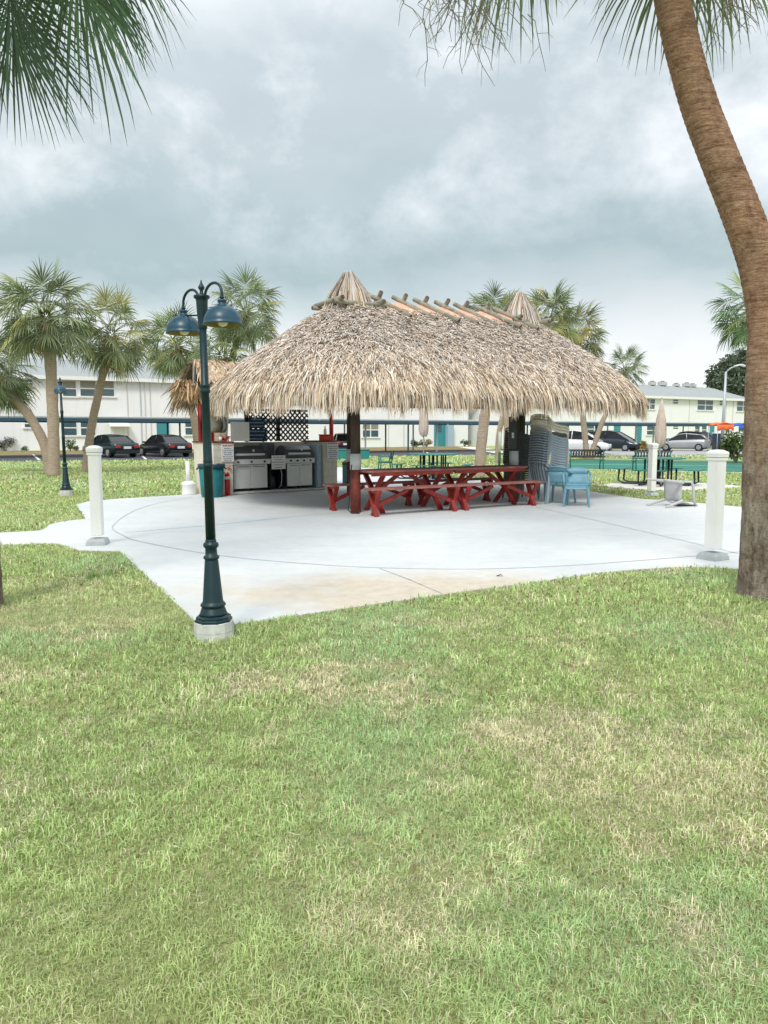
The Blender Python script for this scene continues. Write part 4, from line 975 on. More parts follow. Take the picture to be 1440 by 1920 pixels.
# ------------------------------------------------------------------ chairs
def make_chair(name, label, mat, loc, rz, group=None, solid=False, backh=.86, rail=.13):
    t_ = thing(name, label, 'chair', loc, rz, group)
    MB().grid(lambda u, v: ((u-.5)*(.46-.04*(1-v)), (v-.48)*.44, .425-.03*math.sin(u*3.14)*math.sin(v*3.14) - .05*max(0, v-.85)/.15), 8, 8, .018).build('seat', mat, t_)
    b = MB()
    def bk(u, z): # back surface
        k = (z-.42)/(backh-.42); return Vector(((u-.5)*.47*(1-.10*k*k), -.21-.13*k-.05*math.sin(u*3.14), z))
    b.grid(lambda u, v: bk(u, backh-rail*(1-v) - .035*(2*u-1)**2*v), 8, 2, .022)
    if solid: b.grid(lambda u, v: bk(u, .42+v*(backh-.55)), 8, 3, .015)
    else:
        for k in range(7): b.grid(lambda u, v: bk(.06+k*.137+u*.075, .40+v*(backh-.52)), 1, 4, .014)
    b.grid(lambda u, v: bk(u, .40+v*.05), 8, 1, .02)
    b.tube([bk(k/8, backh-.010-.035*(k/4-1)**2) + Vector((0, -.012, 0)) for k in range(9)], .013, 6)
    b.build('backrest', mat, t_)
    for s in (-1, 1):
        MB().tube([(s*.215, -.325, backh-.07), (s*.262, -.22, .70), (s*.285, -.04, .655), (s*.285, .12, .645), (s*.275, .20, .60), (s*.25, .21, .43)], [.022, .026, .030, .028, .024, .022], 8).build('armrest', mat, t_)
        MB().tube([(s*.225, .19, .44), (s*.245, .22, .2), (s*.262, .245, 0)], [.036, .028, .02], 6, smooth=False).build('leg', mat, t_)
        MB().tube([(s*.215, -.20, .44), (s*.235, -.26, .2), (s*.25, -.31, 0)], [.036, .028, .02], 6, smooth=False).build('leg', mat, t_)
    return t_
ORD = ['lowest', 'second', 'third', 'fourth', 'fifth', 'sixth', 'seventh', 'eighth', 'ninth', 'tenth', 'eleventh', 'twelfth', 'thirteenth', 'fourteenth', 'fifteenth']
def stack(mat, base, rz, n, dz, what, group, dyy=.012):
    c0 = make_chair('stacking_chair', f'lowest chair of {what}', mat, base, rz, group, rail=.03); c0.scale = (1.12, 1.12, 1.08)
    for i in range(1, n):
        c_ = copy_tree(c0); fwd = Vector((-math.sin(rz), math.cos(rz), 0))
        c_.location = base + Vector((0, 0, i*dz)) + fwd*(i*dyy)
        c_['label'] = f'topmost chair of {what}' if i == n-1 else f'{ORD[i]} chair from the ground in {what}'
RZ = R(-52)
sb_ = G(1029, 943)+Vector((-.02, .05, .013))
stack(m_chairgrey, sb_, RZ, 14, .055, 'the blue-grey stack topped with beige chairs', 'blue-grey chairs in the tall stack', .003)
fwd = Vector((-math.sin(RZ), math.cos(RZ), 0))
bt = sb_ + Vector((0, 0, 14*.055+.09)) + fwd*.03
c0 = make_chair('stacking_chair', 'lowest of the three beige chairs on the tall stack', m_chairbeige, bt, RZ, 'beige chairs on top of the stack', True, .90); c0.scale = (1.12, 1.15, 1.08)
for i, lb in ((1, 'middle one of the three beige chairs on the stack'), (2, 'topmost beige chair on the tall stack under the thatch')):
    c_ = copy_tree(c0); c_.location = bt + Vector((0, 0, i*.06)) + fwd*.01*i; c_['label'] = lb
stack(m_chairdark, G(984, 938)+Vector((.0, .42, .013)), R(-60), 15, .053, 'the dark resin stack against the hut post', 'dark chairs stacked by the hut post', .004)
make_chair('resin_chair', 'pale blue resin chair with its back to the lawn, touching the stack', m_chairblue, G(1054, 946)+Vector((0, .15, .013)), R(-30), None, True, .83)
make_chair('resin_chair', 'pale blue resin chair on the open side, rightmost', m_chairblue, G(1084, 951)+Vector((0, .15, .013)), R(165), None, True, .80)
# toppled chair
o_ = make_chair('resin_chair', 'grey white resin chair lying on its back by the post', m_chairwhite, G(1236, 953)+Vector((0, .18, .335)), 0, None, True, .90)
o_.rotation_euler = (Matrix.Rotation(R(24), 3, 'Z') @ Matrix(((0, 0, 1), (1, 0, 0), (0, 1, 0)))).to_euler()
o_.scale = (1.08, 1.0, 1.08)

# ------------------------------------------------------------------ white posts
def bollard(label, px, py, hgt, side, rz=R(30)):
    p = G(px, py); p.z = .012; t_ = thing('bollard', label, 'post', p, rz, 'white posts around the patio')
    w = side; q = w*.98
    MB().lathe([(q*1.32, 0), (q*1.24, .05), (q*1.05, .085), (q*.72, .088)], 4, rot=R(45), smooth=False).build('base_cover', m_plinth, t_, .004)
    MB().box((0, 0, (hgt-.06)/2+.085), (w, w, hgt-.06-.085)).build('shaft', m_vinyl, t_, .008)
    MB().box((0, 0, hgt-.045), (w*1.22, w*1.22, .03)).box((0, 0, hgt-.085), (w*1.16, w*1.16, .03)).lathe([(w*.90, hgt-.03), (w*.86, hgt), (w*.45, hgt+.025), (.01, hgt+.03)], 4, rot=R(45), smooth=False).build('cap', m_vinyl, t_, .003)
    MB().box((0, 0, hgt-.065), (w*1.10, w*1.10, .012)).build('lens_strip', m_greypost, t_)
bollard('white square post on the left patio edge by the walkway', 184, 1022, 1.34, .145, R(6))
bollard('white square post nearest the huge leaning trunk', 1336, 1050, 1.31, .150, R(30))
bollard('white square post behind the fallen chair', 1221, 931, 1.27, .150, R(25))
p = G(354, 928); t_ = thing('umbrella_stand', 'thin white post in a round white base beside the teal bin', 'post stand', p)
MB().lathe([(.17, 0), (.18, .05), (.165, .24), (.18, .26), (.18, .30), (.12, .34), (.09, .35)], 20).build('base', m_vinyl, t_)
MB().tube([(0, 0, .34), (-.01, 0, .85)], [.065, .05], 12).build('pole', m_vinyl, t_)

# ------------------------------------------------------------------ lamp posts
def lamp(label, px, py, ang, scale=1.0):
    p = G(px, py); t_ = thing('lamp_post', label, 'lamp post', p, 0, 'twin headed lamp posts'); S = scale
    MB().lathe([(.150, -.02), (.148, .06), (.150, .065), (.146, .135)], 12, rot=R(15), smooth=False).build('footing', m_footing, t_, .004)
    mb = MB(); mb.lathe([(.142, .135), (.142, .150), (.132, .158), (.132, .172), (.108, .185)], 8, rot=R(22.5), smooth=False)
    mb.lathe([(.108, .185), (.100, .20), (.088, .235), (.082, .245), (.093, .252), (.095, .262), (.088, .272), (.080, .280), (.076, .29), (.050, .60), (.048, .605), (.058, .612), (.060, .622), (.056, .632), (.045, .638), (.043, .690), (.055, .702), (.058, .716), (.052, .732), (.040, .738), (.041, .742), (.041, .752), (.037, .758)], 32)
    mb.build('base', m_green_metal, t_)
    mb = MB(); mb.lathe([(.037, .758), (.034, 1.30), (.037, 1.302), (.039, 1.315), (.034, 1.325), (.0335, 1.335), (.036, 1.34), (.033, 1.35), (.029, 1.84), (.036, 1.845), (.038, 1.86), (.034, 1.87), (.034, 1.885), (.039, 1.89), (.036, 1.905), (.028, 1.912), (.026, 2.30)], 24)
    mb.build('pole', m_green_metal, t_)
    mb = MB(); mb.lathe([(.026, 2.30), (.034, 2.31), (.030, 2.33), (.038, 2.40), (.042, 2.50), (.044, 2.515), (.058, 2.525), (.058, 2.54), (.035, 2.548), (.014, 2.555), (.012, 2.575), (.022, 2.59), (.024, 2.60), (.015, 2.615), (.008, 2.63), (.004, 2.65)], 20)
    mb.build('finial', m_green_metal, t_)
    for s in (-1, 1):
        d = Vector((math.cos(ang)*s, math.sin(ang)*s, 0)); c_ = d*.285
        arm = MB()
        pts = []
        for k in range(11):
            f = k/10; a = math.pi*(1.02*f); pts.append(d*(.045+.12-.12*math.cos(a)) + Vector((0, 0, 2.52+.085*math.sin(a))))
        pts += [d*.285 + Vector((0, 0, 2.49)), d*.285 + Vector((0, 0, 2.45))]
        arm.tube(pts, [.010]*len(pts), 8); arm.lathe([(.012, 0), (.018, .008), (.012, .018)], 10, tuple(c_+Vector((0, 0, 2.48))))
        arm.tube([d*.03 + Vector((0, 0, 2.405)), d*.25 + Vector((0, 0, 2.43))], .007, 6)
        arm.build('arm', m_green_metal, t_)
        prof = [(.012, 2.425), (.030, 2.42), (.034, 2.412), (.026, 2.404), (.024, 2.395), (.034, 2.388), (.038, 2.378), (.046, 2.372)]
        R_ = .134; UP = .052
        for k in range(1, 11):
            a = math.radians(22+68*k/10); prof.append((R_*math.sin(a), 2.262+R_*.92*math.cos(a)))
        prof += [(.138, 2.258), (.138, 2.248), (.132, 2.247)]
        dm = MB(); vs = dm.lathe(prof[::-1] , 32, tuple(c_))
        dm.f = [f for f in dm.f if len(f) == 4]; dm.sm = [True]*len(dm.f)
        dm.v = [(v[0], v[1], v[2]+UP) for v in dm.v]; sh = dm.build('lamp_shade', m_dome, t_)
        inn = MB().lathe([(.131, 2.248)] + [(R_*.95*math.sin(math.radians(a)), 2.262+R_*.86*math.cos(math.radians(a))) for a in range(88, 15, -9)], 28, tuple(c_+Vector((0, 0, UP))))
        inn.f = [f for f in inn.f if len(f) == 4]; inn.sm = [True]*len(inn.f); inn.build('shade_lining', m_dome_in, sh)
        MB().lathe([(.014, 2.36), (.026, 2.33), (.036, 2.30), (.036, 2.262), (.026, 2.245), (.008, 2.238)], 18, tuple(c_+Vector((0, 0, UP)))).build('bulb', m_bulb, sh)
    for ch in t_.children: pass
    t_.scale = (S, S, S); t_.rotation_euler = (0, R(-.7), 0); return t_
lamp('tall dark teal twin lamp post standing at the front patio corner', 402, 1196, math.atan2(-.21, .19), 1.0)
lamp('distant teal lamp post on the left lawn before the palms', 125, 930, R(112), 1.10)

# ------------------------------------------------------------------ grill shelter
A = G(438, 929); Bq = G(609, 919); SU = (Bq-A).normalized(); SN = Vector((-SU.y, SU.x, 0)); SA = math.atan2(SU.y, SU.x); SL = (Bq-A).length
sh = thing('grill_shelter', 'block walled grill shelter with red posts and ragged thatch', 'grill shelter', A, SA)
for x0, x1 in ((-.52, 0), (SL, SL+.42)):
    mb = MB(); mb.box(((x0+x1)/2, .55, .655), (x1-x0, 1.1, 1.31)); w_ = mb.build('wall', m_block, sh, .006)
    mb = MB()
    for r_ in range(1, 7): mb.box(((x0+x1)/2, -.001, r_*.19), (x1-x0, .006, .012))
    for r_ in range(7): mb.box((x0+(.26 if r_ % 2 else .13), -.001, r_*.19+.095), (.012, .006, .178))
    mb.build('mortar', m_footing, w_)
    MB().box(((x0+x1)/2, .55, 1.328), (x1-x0+.06, 1.16, .035)).build('coping', m_redpost, sh, .004)
MB().box((SL/2, 1.0, .655), (SL-.004, .16, 1.31)).build('wall', m_block, sh)
MB().box((SL/2, .46, .05), (SL-.01, .9, .05)).build('slab_and_gap_shade', m_footing, sh); MB().box((SL/2, .5, .012), (SL-.02, .8, .024)).build('slab_and_gap_shade', m_black, sh)  # lower black sheet paints in the shade of the gap under the platform
lat = MB(); zl0, zl1 = 1.34, 2.15; xl0, xl1 = .95, SL+.15; n = 26
for sgn in (-1, 1):
    x = xl0 - .8
    while x < xl1 + .8:
        a0 = Vector((x, 1.02+sgn*.008, zl0)); b0 = Vector((x+sgn*(zl1-zl0), 1.02+sgn*.008, zl1))
        if sgn < 0: pass
        # clip to the panel
        def clip(a0, b0):
            d = b0-a0; t0, t1 = 0, 1
            if abs(d.x) > 1e-6:
                ta = (xl0-a0.x)/d.x; tb = (xl1-a0.x)/d.x; t0 = max(t0, min(ta, tb)); t1 = min(t1, max(ta, tb))
            return (a0+d*t0, a0+d*t1) if t1 > t0+.02 else None
        q = clip(a0, b0)
        if q: lat.beam(q[0], q[1], .042, .012, up=(0, 1, 0)) if False else lat.beam(q[0], q[1], .014, .042, up=(0, 0, 1))
        x += .155
lat.build('lattice', m_maroon, sh)
for x in (xl0+.03, xl0+1.0, ): MB().box((x, 1.06, 1.75), (.09, .07, .84)).build('lattice_post', m_maroon, sh)
MB().box(((xl0+xl1)/2, 1.06, 2.17), (xl1-xl0, .08, .06)).build('lattice_rail', m_maroon, sh)
def spost(px, Y, z0, z1, r=.06):
    p = at(px, 900, Y); loc = Matrix.Rotation(-SA, 3, 'Z') @ (Vector((p.x, p.y, 0))-A)
    MB().tube([(loc.x, loc.y, z0), (loc.x, loc.y, z1)], r, 12).build('post', m_redsteel, sh); return loc
pL = spost(379, 19.6, 0, 2.45, .07); pR = spost(622, 21.2, 0, 2.6, .06); spost(400, 20.6, 0, 2.6, .055)
# ragged gable thatch
RX0, RX1 = pL.x-.52, SL+.35; RZt, RZe = 3.36, 2.56; hw = .95; yc = .85
mb = MB()
for s in (-1, 1):
    mb.grid(lambda u, v: (RX0+u*(RX1-RX0), yc+s*v*hw, RZt-(RZt-RZe)*v), 6, 4, .05*s)
    mb.tube([(RX0-.1, yc+s*hw*.9, RZe+.03), (RX1, yc+s*hw*.9, RZe+.03)], .04, 8)
mb.tube([(RX0-.1, yc, RZt-.08), (RX1, yc, RZt-.08)], .045, 8)
srf = mb.build('roof', m_thatch_base, sh)
gg = np.random.default_rng(44); N = 7000
s = np.where(gg.random(N) < .5, 1, -1); x = RX0+gg.random(N)*(RX1-RX0); v = gg.random(N)*1.02
base = np.stack([x, yc+s*v*hw, RZt-(RZt-RZe)*v+.03], 1); d = np.stack([gg.normal(size=N)*.3, s*.82, np.full(N, -.56)], 1); d[:, 2] -= .5*(v > .85)
L = (.25+.3*gg.random(N))*np.where((v > .6) & (x > .2), .6, 1); p1 = base+d*(L*.5)[:, None]+np.array([0, 0, .03]); p2 = base+d*L[:, None]; p2[:, 2] -= .05
side = np.stack([np.full(N, 1.0), gg.normal(size=N)*.3, gg.normal(size=N)*.3], 1)
W = np.stack([np.full(N, .02), np.full(N, .03), np.full(N, .01)], 1)*(.6+.8*gg.random(N))[:, None]
strips('thatch', np.stack([base, p1, p2], 1), side, W, thatch_cols(N, gg, np.full(N, .5))*np.array([.80, .72, .62]), m_thatch, srf)
# hanging brown clumps at the open left end
def clump(x, y, z, n, L, sp, colmul, seed):
    g2 = np.random.default_rng(seed); b = np.array([x, y, z]) + g2.normal(size=(n, 3))*np.array([.05, .10, .04])
    dd = g2.normal(size=(n, 3))*sp; dd[:, 2] = -1; LL = L*(.6+.6*g2.random(n))
    p1 = b+dd*(LL*.45)[:, None]; dd2 = dd.copy(); dd2[:, :2] *= 1.3; p2 = p1+dd2*(LL*.3)[:, None]; p3 = p2+(dd2*[.7, .7, 1])*(LL*.25)[:, None]
    sd2 = g2.normal(size=(n, 3)); sd2[:, 2] = 0; sd2 /= np.linalg.norm(sd2, axis=1)[:, None]
    W2 = np.tile([.02, .035, .028, .006], (n, 1))
    strips('hanging_thatch', np.stack([b, p1, p2, p3], 1), sd2, W2, thatch_cols(n, g2, np.full(n, .95))*colmul*np.array([.80, .68, .52]), m_thatch, srf)
clump(RX0-.30, yc-.55, RZe+.18, 420, .42, .28, 1.0, 1); clump(RX0-.12, yc-.1, RZe+.12, 300, .40, .30, .55, 2); clump(RX0-.05, yc+.45, RZe+.1, 260, .42, .3, .7, 3)
clump(RX0-.45, yc-.35, RZe+.22, 220, .34, .4, .8, 4); clump(RX0+.10, yc-.8, RZe+.1, 220, .35, .25, .45, 5)
mb = MB()
for k in range(7): mb.tube([(RX0+.02+k*.01, yc-.05-k*.02, RZt-.05), (RX0-.42+k*.07, yc-.95+k*.13, RZe+.15)], .012, 5)
mb.tube([(RX0-.42, yc-1.0, RZe+.13), (RX0-.05, yc+.3, RZe+.13)], .03, 6); mb.build('batten', m_log, srf)

def S3(x, y, z): return A + SU*x + SN*y + Vector((0, 0, z))
def grill(label, x0, w, style):
    t_ = thing('gas_grill', label, 'gas grill', S3(x0+w/2, .42, .078), SA, 'stainless gas grills in the shelter'); D = .55
    bodyw = w*.98
    MB().box((0, 0, .37), (bodyw, D, .62)).build('cabinet', m_grillblack, t_, .006)
    for s in (-1, 1):
        d_ = MB().box((s*bodyw*.235, -D/2-.012, .37), (bodyw*.46, .022, .60)).build('door', m_steel, t_, .005)
        MB().tube([(s*bodyw*.06, -D/2-.045, .62), (s*bodyw*.38, -D/2-.045, .62)], .008, 6).build('handle', m_grillhood, d_)
    MB().box((0, -.03, .745), (w*1.08, D+.06, .13)).build('control_panel', m_steel, t_, .01)
    for k in range(4 if style else 3):
        x = (k/(3 if style else 2)-.5)*w*.72
        MB().tube([(x, -D/2-.062, .745), (x, -D/2-.10, .745)], [.026, .022], 14).build('knob', m_grillblack, t_)
    # hood: arched section
    sec = [(-.26, 0), (-.275, .10), (-.24, .22), (-.14, .31), (.02, .34), (.18, .30), (.25, .18), (.25, 0)]
    n = len(sec); hwid = w*.49 if not style else w*.50
    vs = [(sx_*hwid*(1 if not (style and z > .2) else .93), y, .812+z) for sx_ in (-1, 1) for y, z in sec]
    fs = [(i, (i+1) % n, n+(i+1) % n, n+i) for i in range(n)] + [tuple(range(n))[::-1], tuple(range(n, 2*n))]
    hd = MB().add(vs, fs).build('hood', m_grillhood, t_, .01)
    MB().box((0, -.287, .93), (w*.80, .03, .055)).build('handle', m_steel, hd, .008)
    MB().tube([(w*.1, -.262, 1.03), (w*.1, -.275, 1.028)], .03, 12).build('thermometer', m_steel, hd)
    for s in (-1, 1): MB().tube([(s*.18*w, 0, .02), (s*.18*w, .05, .02)], .03, 10).build('caster', m_tyre, t_)
    return t_
gw = SL*.38
grill('wide stainless gas grill on the left side of shelter', .04, gw, 0)
grill('stainless gas grill with rounded hood on the right', SL*.585, SL*.31, 1)
t_ = thing('propane_cabinet', 'open black cabinet with gas hose between the grills', 'cabinet', S3(SL*.50, .48, .078), SA); w = SL*.14
MB().box((0, .24, .38), (w, .02, .76)).box((-w/2, 0, .38), (.02, .5, .76)).box((w/2, 0, .38), (.02, .5, .76)).build('frame', m_grillblack, t_)
MB().box((0, 0, .78), (w+.02, .52, .04)).build('shelf', m_steel, t_, .004)
MB().tube([(w*.2, -.24, .74), (w*.42, -.26, .4), (w*.36, -.26, .1), (.1, -.2, .03)], .012, 6).build('gas_hose', m_greypost, t_)
MB().lathe([(.12, 0), (.14, .03), (.14, .28), (.10, .34), (.04, .37), (.04, .42)], 18, (-.02, .02, .02)).build('tank', M('dark_tank', (.03, .05, .055), .5), t_)
MB().box((0, .20, 1.0), (w*1.1, .03, .42)).build('back_panel', m_grillhood, t_)
MB().box((SL*.96, .48, .66), (.14, .80, 1.15)).build('side_panel', m_bluegrey, sh, .004)
# signs ---------------------------------------------------------------
def lines(mb, x0, x1, z, y, h, seed, M_=None):
    g3 = random.Random(seed); x = x0
    while x < x1-.01:
        w_ = g3.uniform(.02, .07); w_ = min(w_, x1-x); mb.box((x+w_/2, y, z), (w_, .003, h)); x += w_+g3.uniform(.010, .02)
def sign(name, label, px0, py0, px1, py1, y, mat, ink, nl, head=None, hh=.0, ang=SA, seed=1, cat='sign'):
    # find plane at distance y in the shelter frame
    def on(px, py):
        a, b, c_ = ray(px, py); d = Vector((a, b, c_)); o = Vector((0, 0, H)); P0 = S3(0, y, 0)
        t0 = (P0-o).dot(SN)/d.dot(SN); q = o+d*t0; return (q-A).dot(SU), q.z
    x0, z1 = on(px0, py0); x1, _ = on(px1, py0); _, z0 = on(px0, py1); w_ = x1-x0; h_ = z1-z0
    t_ = thing(name, label, cat, S3((x0+x1)/2, y, z0), SA)
    MB().box((0, 0, h_/2), (w_, .012, h_)).build('board', mat, t_, .002)
    mb = MB()
    for k in range(nl):
        z = h_*(1-hh) - (h_*(1-hh))*(k+.7)/(nl+.4); mrg = w_*(.08+.06*((k*7+seed) % 3)); lines(mb, -w_/2+mrg, w_/2-mrg, z, -.009, h_/(nl+1)*.34, seed*10+k)
    if nl: mb.build('lettering', ink, t_)
    if head:
        mb = MB(); lines(mb, -w_/2+.03, w_/2-.03, h_*(1-hh*.5), -.009, h_*hh*.42, seed+99); mb.build('heading', head, t_)
    return t_
sign('notice_sign', 'white notice with red heading on the left block wall', 415, 833, 438, 866, -.02, m_paper, m_ink, 7, m_redink, .16, seed=2)
sign('notice_sign', 'white notice with red heading on the right block wall', 613, 829, 634, 863, -.02, m_paper, m_ink, 7, m_redink, .16, seed=3)
sign('paper_notice', 'white paper taped between the two grills', 509, 854, 535, 880, .12, m_paper, m_ink, 5, seed=4, cat='notice')
sign('sign_board', 'upper navy blue sign with three pale lines', 466, 782, 496, 803, .86, m_navy, m_navyline, 3, seed=5)
sign('sign_board', 'lower wider navy blue sign standing on the block wall', 458, 804, 500, 828, .84, m_navy, m_navyline, 3, seed=6)
sign('whiteboard', 'plain white board left of the navy signs', 432, 791, 467, 827, .20, m_paper, m_ink, 0, seed=7, cat='board')
# hose reel like drum on the left pillar, small red things
q = at(405, 796, 18.9); t_ = thing('hose_reel', 'round beige and grey drum hanging above left block wall', 'hose reel', q, R(35))
MB().tube([(-.16, 0, 0), (.06, 0, 0)], [.20, .21], 24).build('drum', M('beige_drum', (.36, .35, .27), .7), t_)
MB().tube([(.06, 0, 0), (.10, 0, 0)], [.13, .13], 20).build('core', M('dark_core', (.01, .03, .02), .5), t_)
MB().tube([(.11, 0, 0), (.22, 0, 0)], [.215, .205], 24).build('cover', M('grey_cover', (.33, .37, .38), .5), t_)
MB().tube([(0, .1, .1), (0, .3, .6)], .02, 6).build('bracket', m_greypost, t_)
q = S3(-.22, .2, 1.346); t_ = thing('cup', 'small white cup on the left wall coping', 'cup', q)
MB().lathe([(.035, 0), (.045, .11), (.04, .11), (.03, .01)], 14).build('body', m_paper, t_)
q = S3(-.08, .25, 1.346); t_ = thing('red_bow', 'crumpled red ribbon bow on the left wall coping', 'ribbon', q); mb = MB(); g = random.Random(8)
for k in range(16):
    a = g.uniform(0, 6.28); r_ = g.uniform(.05, .14); h_ = g.uniform(.02, .16)
    mb.tube([(0, 0, .02), (math.cos(a)*r_*.6, math.sin(a)*r_*.4, h_), (math.cos(a)*r_*1.4, math.sin(a)*r_, g.uniform(.005, .12))], [.012, .016, .010], 5)
mb.build('loops', M('ribbon_red', (.50, .03, .04), .6), t_)
q = S3(SL+.20, .25, 1.346); t_ = thing('tool_box', 'red plastic box on the right wall coping', 'box', q, SA)
MB().box((0, 0, .07), (.30, .18, .14)).build('body', M('red_plastic', (.50, .05, .02), .5), t_, .015); MB().box((0, 0, .155), (.32, .20, .03)).build('lid', M('red_lid', (.42, .03, .015), .5), t_, .01)
t2 = thing('spray_bottle', 'white bottle standing on the red plastic box', 'bottle', q+Vector((0, 0, .171)))
MB().lathe([(.035, 0), (.04, .02), (.04, .12), (.015, .17), (.015, .19)], 14).build('body', m_paper, t2); MB().box((0, -.01, .205), (.03, .06, .03)).build('nozzle', m_paper, t2)
# fire extinguisher
q = S3(-.08, -.12, .0); q = G(426, 929.5) + Vector((0, 0, 0.012)); t_ = thing('fire_extinguisher', 'red fire extinguisher standing against the left block wall', 'fire extinguisher', q)
MB().lathe([(.072, 0), (.078, .015), (.078, .48), (.06, .55), (.025, .58), (.025, .62)], 20).build('cylinder', m_red, t_)
MB().lathe([(.079, .40), (.079, .47)], 20).build('label_band', m_paper, t_)
MB().box((0, 0, .65), (.05, .04, .05)).beam((0, 0, .67), (.10, -.02, .72), .03, .012).beam((0, 0, .65), (.10, -.02, .66), .03, .012).build('valve', m_red, t_)
MB().tube([(-.02, -.02, .64), (-.10, -.03, .60), (-.105, -.03, .35), (-.09, -.03, .22)], .012, 6).build('hose', m_tyre, t_)
# trash bins
def bin_(label, p, w, h, mat, rim):
    t_ = thing('trash_bin', label, 'trash bin', p, R(20)); mb = MB()
    mb.lathe([(w*.40, 0), (w*.41, .01), (w*.49, h*.90), (w*.46, h*.90), (w*.38, .03)], 32); o_ = mb.build('body', mat, t_)
    MB().lathe([(w*.50, h*.89), (w*.54, h*.90), (w*.54, h*.99), (w*.50, h), (w*.47, h*.97)], 32).build('rim', rim, t_)
    for s in (-1, 1): MB().tube([(s*w*.50, -.08, h*.90), (s*w*.58, -.06, h*.84), (s*w*.58, .06, h*.84), (s*w*.50, .08, h*.90)], .014, 6).build('handle', rim, t_)
    mb = MB()
    for k in range(12): a = k*math.pi/6; mb.tube([(math.cos(a)*w*.415, math.sin(a)*w*.415, .05), (math.cos(a)*w*.482, math.sin(a)*w*.482, h*.84)], .008, 4)
    mb.build('rib', mat, t_)
bin_('teal round trash bin beside the red fire extinguisher', G(394, 934)+Vector((0, .2, .012)), .60, .80, m_teal, m_tealdark)
p = G(651, 906); t_ = thing('trash_bin', 'dark green bin with black lid just left of the hut post', 'trash bin', p+Vector((0, 0, .012)))
MB().box((0, 0, .28), (.28, .28, .56)).build('body', M('bin_green', (.01, .075, .085), .5), t_, .02); MB().lathe([(.21, .56), (.21, .64), (.12, .70), (.02, .71)], 4, rot=R(45), smooth=False).build('lid', m_black, t_)

# ------------------------------------------------------------------ green metal furniture
def seat_table(label, c, topw, rz=0, h=.80, sh_=.47, octo=True):
    t_ = thing('patio_table', label, 'patio table', c, rz)
    MB().lathe([(topw/2, h-.035), (topw/2+.01, h-.02), (topw/2, h), (.001, h+.002)], 8 if octo else 4, rot=R(22.5 if octo else 45), smooth=False).build('tabletop', m_benchgreen, t_, .004)
    MB().tube([(0, 0, 0), (0, 0, h-.03)], .045, 10).build('column', m_black, t_)
    for k in range(4):
        a = k*math.pi/2 + R(45); d = Vector((math.cos(a), math.sin(a), 0)); s = Vector((-d.y, d.x, 0)); r_ = topw/2+.30
        q = [d*r_+s*.48-d*.14, d*r_+s*.48+d*.14, d*r_-s*.48+d*.14, d*r_-s*.48-d*.14]
        MB().prism([(v.x, v.y) for v in q], sh_-.03, sh_).build('seat', m_benchgreen, t_, .008)
        for e in (-1, 1):
            o = s*(e*.30); MB().tube([d*(r_)+o+Vector((0, 0, sh_-.03)), d*(r_+.02)+o+Vector((0, 0, .10)), d*(r_-.12)+o+Vector((0, 0, .03)), d*(topw*.28)+o*.8+Vector((0, 0, .03)), d*(topw*.22)+o*.7+Vector((0, 0, .12)), d*(topw*.22)+o*.7+Vector((0, 0, h-.04))], .028, 8).build('leg', m_black, t_)
    return t_
def umbrella(label, p, ztop, zbot, r=.16):
    t_ = thing('closed_umbrella', label, 'umbrella', p, 0); MB().tube([(0, 0, 0), (0, 0, ztop+.05)], .022, 8).build('pole', m_greypost, t_)
    n = 24; g4 = random.Random(int(ztop*100)); prof = [(0.02, ztop), (.05, ztop-.08), (.085, ztop-.35), (.72*r, (zbot+ztop)/2+.1), (r*.70, (zbot+ztop)/2), (r*.78, (zbot+ztop)/2-.15), (r*.85, zbot+.25), (r*.72, zbot+.05), (r*.5, zbot)]
    vs = []; 
    for i, (rr, z) in enumerate(prof):
        for k in range(n):
            a = 2*math.pi*k/n; f = 1+(.28 if k % 3 == 0 else -.12)*min(1, i/3) + g4.uniform(-.06, .06); vs.append((rr*f*math.cos(a), rr*f*math.sin(a), z + (g4.uniform(-.04, .04) if i > 5 else 0)))
    fs = [(i*n+k, (i+1)*n+k, (i+1)*n+(k+1) % n, i*n+(k+1) % n) for i in range(len(prof)-1) for k in range(n)]
    MB().add(vs, fs, True).build('canopy', m_umb, t_)
    MB().lathe([(.02, ztop+.04), (.03, ztop+.07), (.01, ztop+.12)], 10).build('finial', m_umb, t_)
pt = G(1233, 909); pt.z = .014
seat_table('green octagonal table with four attached benches on its pad', pt, 1.55, R(12))
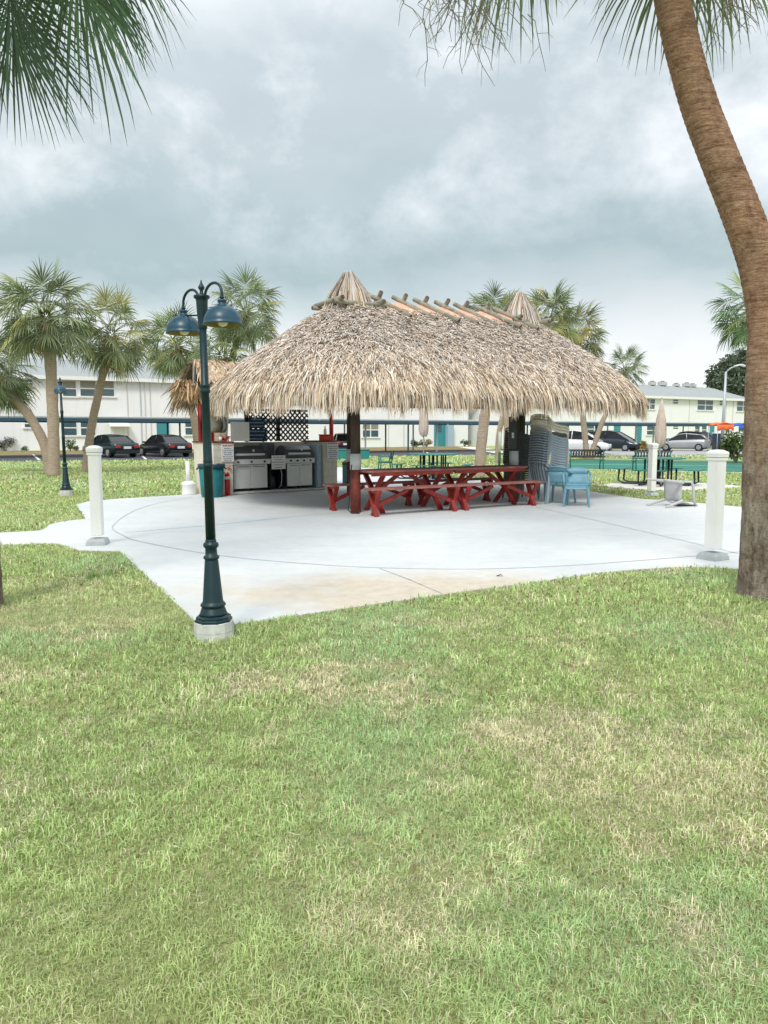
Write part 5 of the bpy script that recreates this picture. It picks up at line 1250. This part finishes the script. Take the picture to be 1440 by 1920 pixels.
umbrella('pinkish closed umbrella at the green octagonal table', pt + Vector((.03, 0, 0)), at(1237, 752, pt.y).z, 1.15, .17)
pt = Vector((at(812, 880, 25).x, 25, 0))
seat_table('distant green table with bench seats seen over red table', pt, 1.75, R(30), .86, .52)
pu = Vector((at(795, 880, 25.6).x, 25.6+.3, 0)); umbrella('pale closed umbrella hanging below the middle of thatch', pu, 3.0, 1.45, .16)
def park_bench(label, c, rz, L=1.5):
    t_ = thing('park_bench', label, 'park bench', c, rz, 'black and green park benches')
    mb = MB()
    for k in range(4): mb.box((0, -.18+k*.12, .43), (L, .09, .03))
    mb.build('seat', m_benchgreen, t_, .004)
    mb = MB(); mb.box((0, .29, .84), (L, .04, .05)); mb.box((0, .24, .55), (L, .04, .05)); 
    k = -L/2+.04
    while k < L/2: mb.beam((k, .24, .55), (k+.08, .29, .84), .02, .035); mb.beam((k+.08, .24, .55), (k, .29, .84), .02, .035); k += .115
    mb.build('backrest', m_black, t_)
    for s in (-1, 1):
        x = s*(L/2-.08); mb = MB()
        mb.tube([(x, -.22, .62), (x, .05, .64), (x, .25, .62)], .022, 6); mb.tube([(x, -.22, .62), (x, -.20, .42), (x, -.24, .02)], .026, 6); mb.tube([(x, .30, .85), (x, .22, .43), (x, .30, .02)], .026, 6); mb.tube([(x, -.20, .40), (x, .24, .40)], .022, 6)
        mb.build('side_frame', m_benchgreen, t_)
    return t_
def bg(px, py): p = G(px, py); return p
park_bench('black backed park bench facing the green court, beside the chairs', G(1098, 881)+Vector((0, .1, 0)), R(180), 1.55)
park_bench('black backed park bench behind the octagonal table', G(1222, 884)+Vector((0, .1, 0)), R(176), 1.5)
park_bench('green park bench seen from its end past the post', G(722, 886)+Vector((0, 0, 0)), R(-78), .55)
# thin green and white pole between the trunks
p = G(936, 885); t_ = thing('marker_pole', 'thin green and white pole between the slim trunks', 'pole', p)
MB().tube([(0, 0, 0), (0, 0, .8)], .05, 8).build('lower', m_courtdark, t_); MB().tube([(0, 0, .8), (0, 0, 1.6)], .05, 8).build('upper', m_fascia, t_)
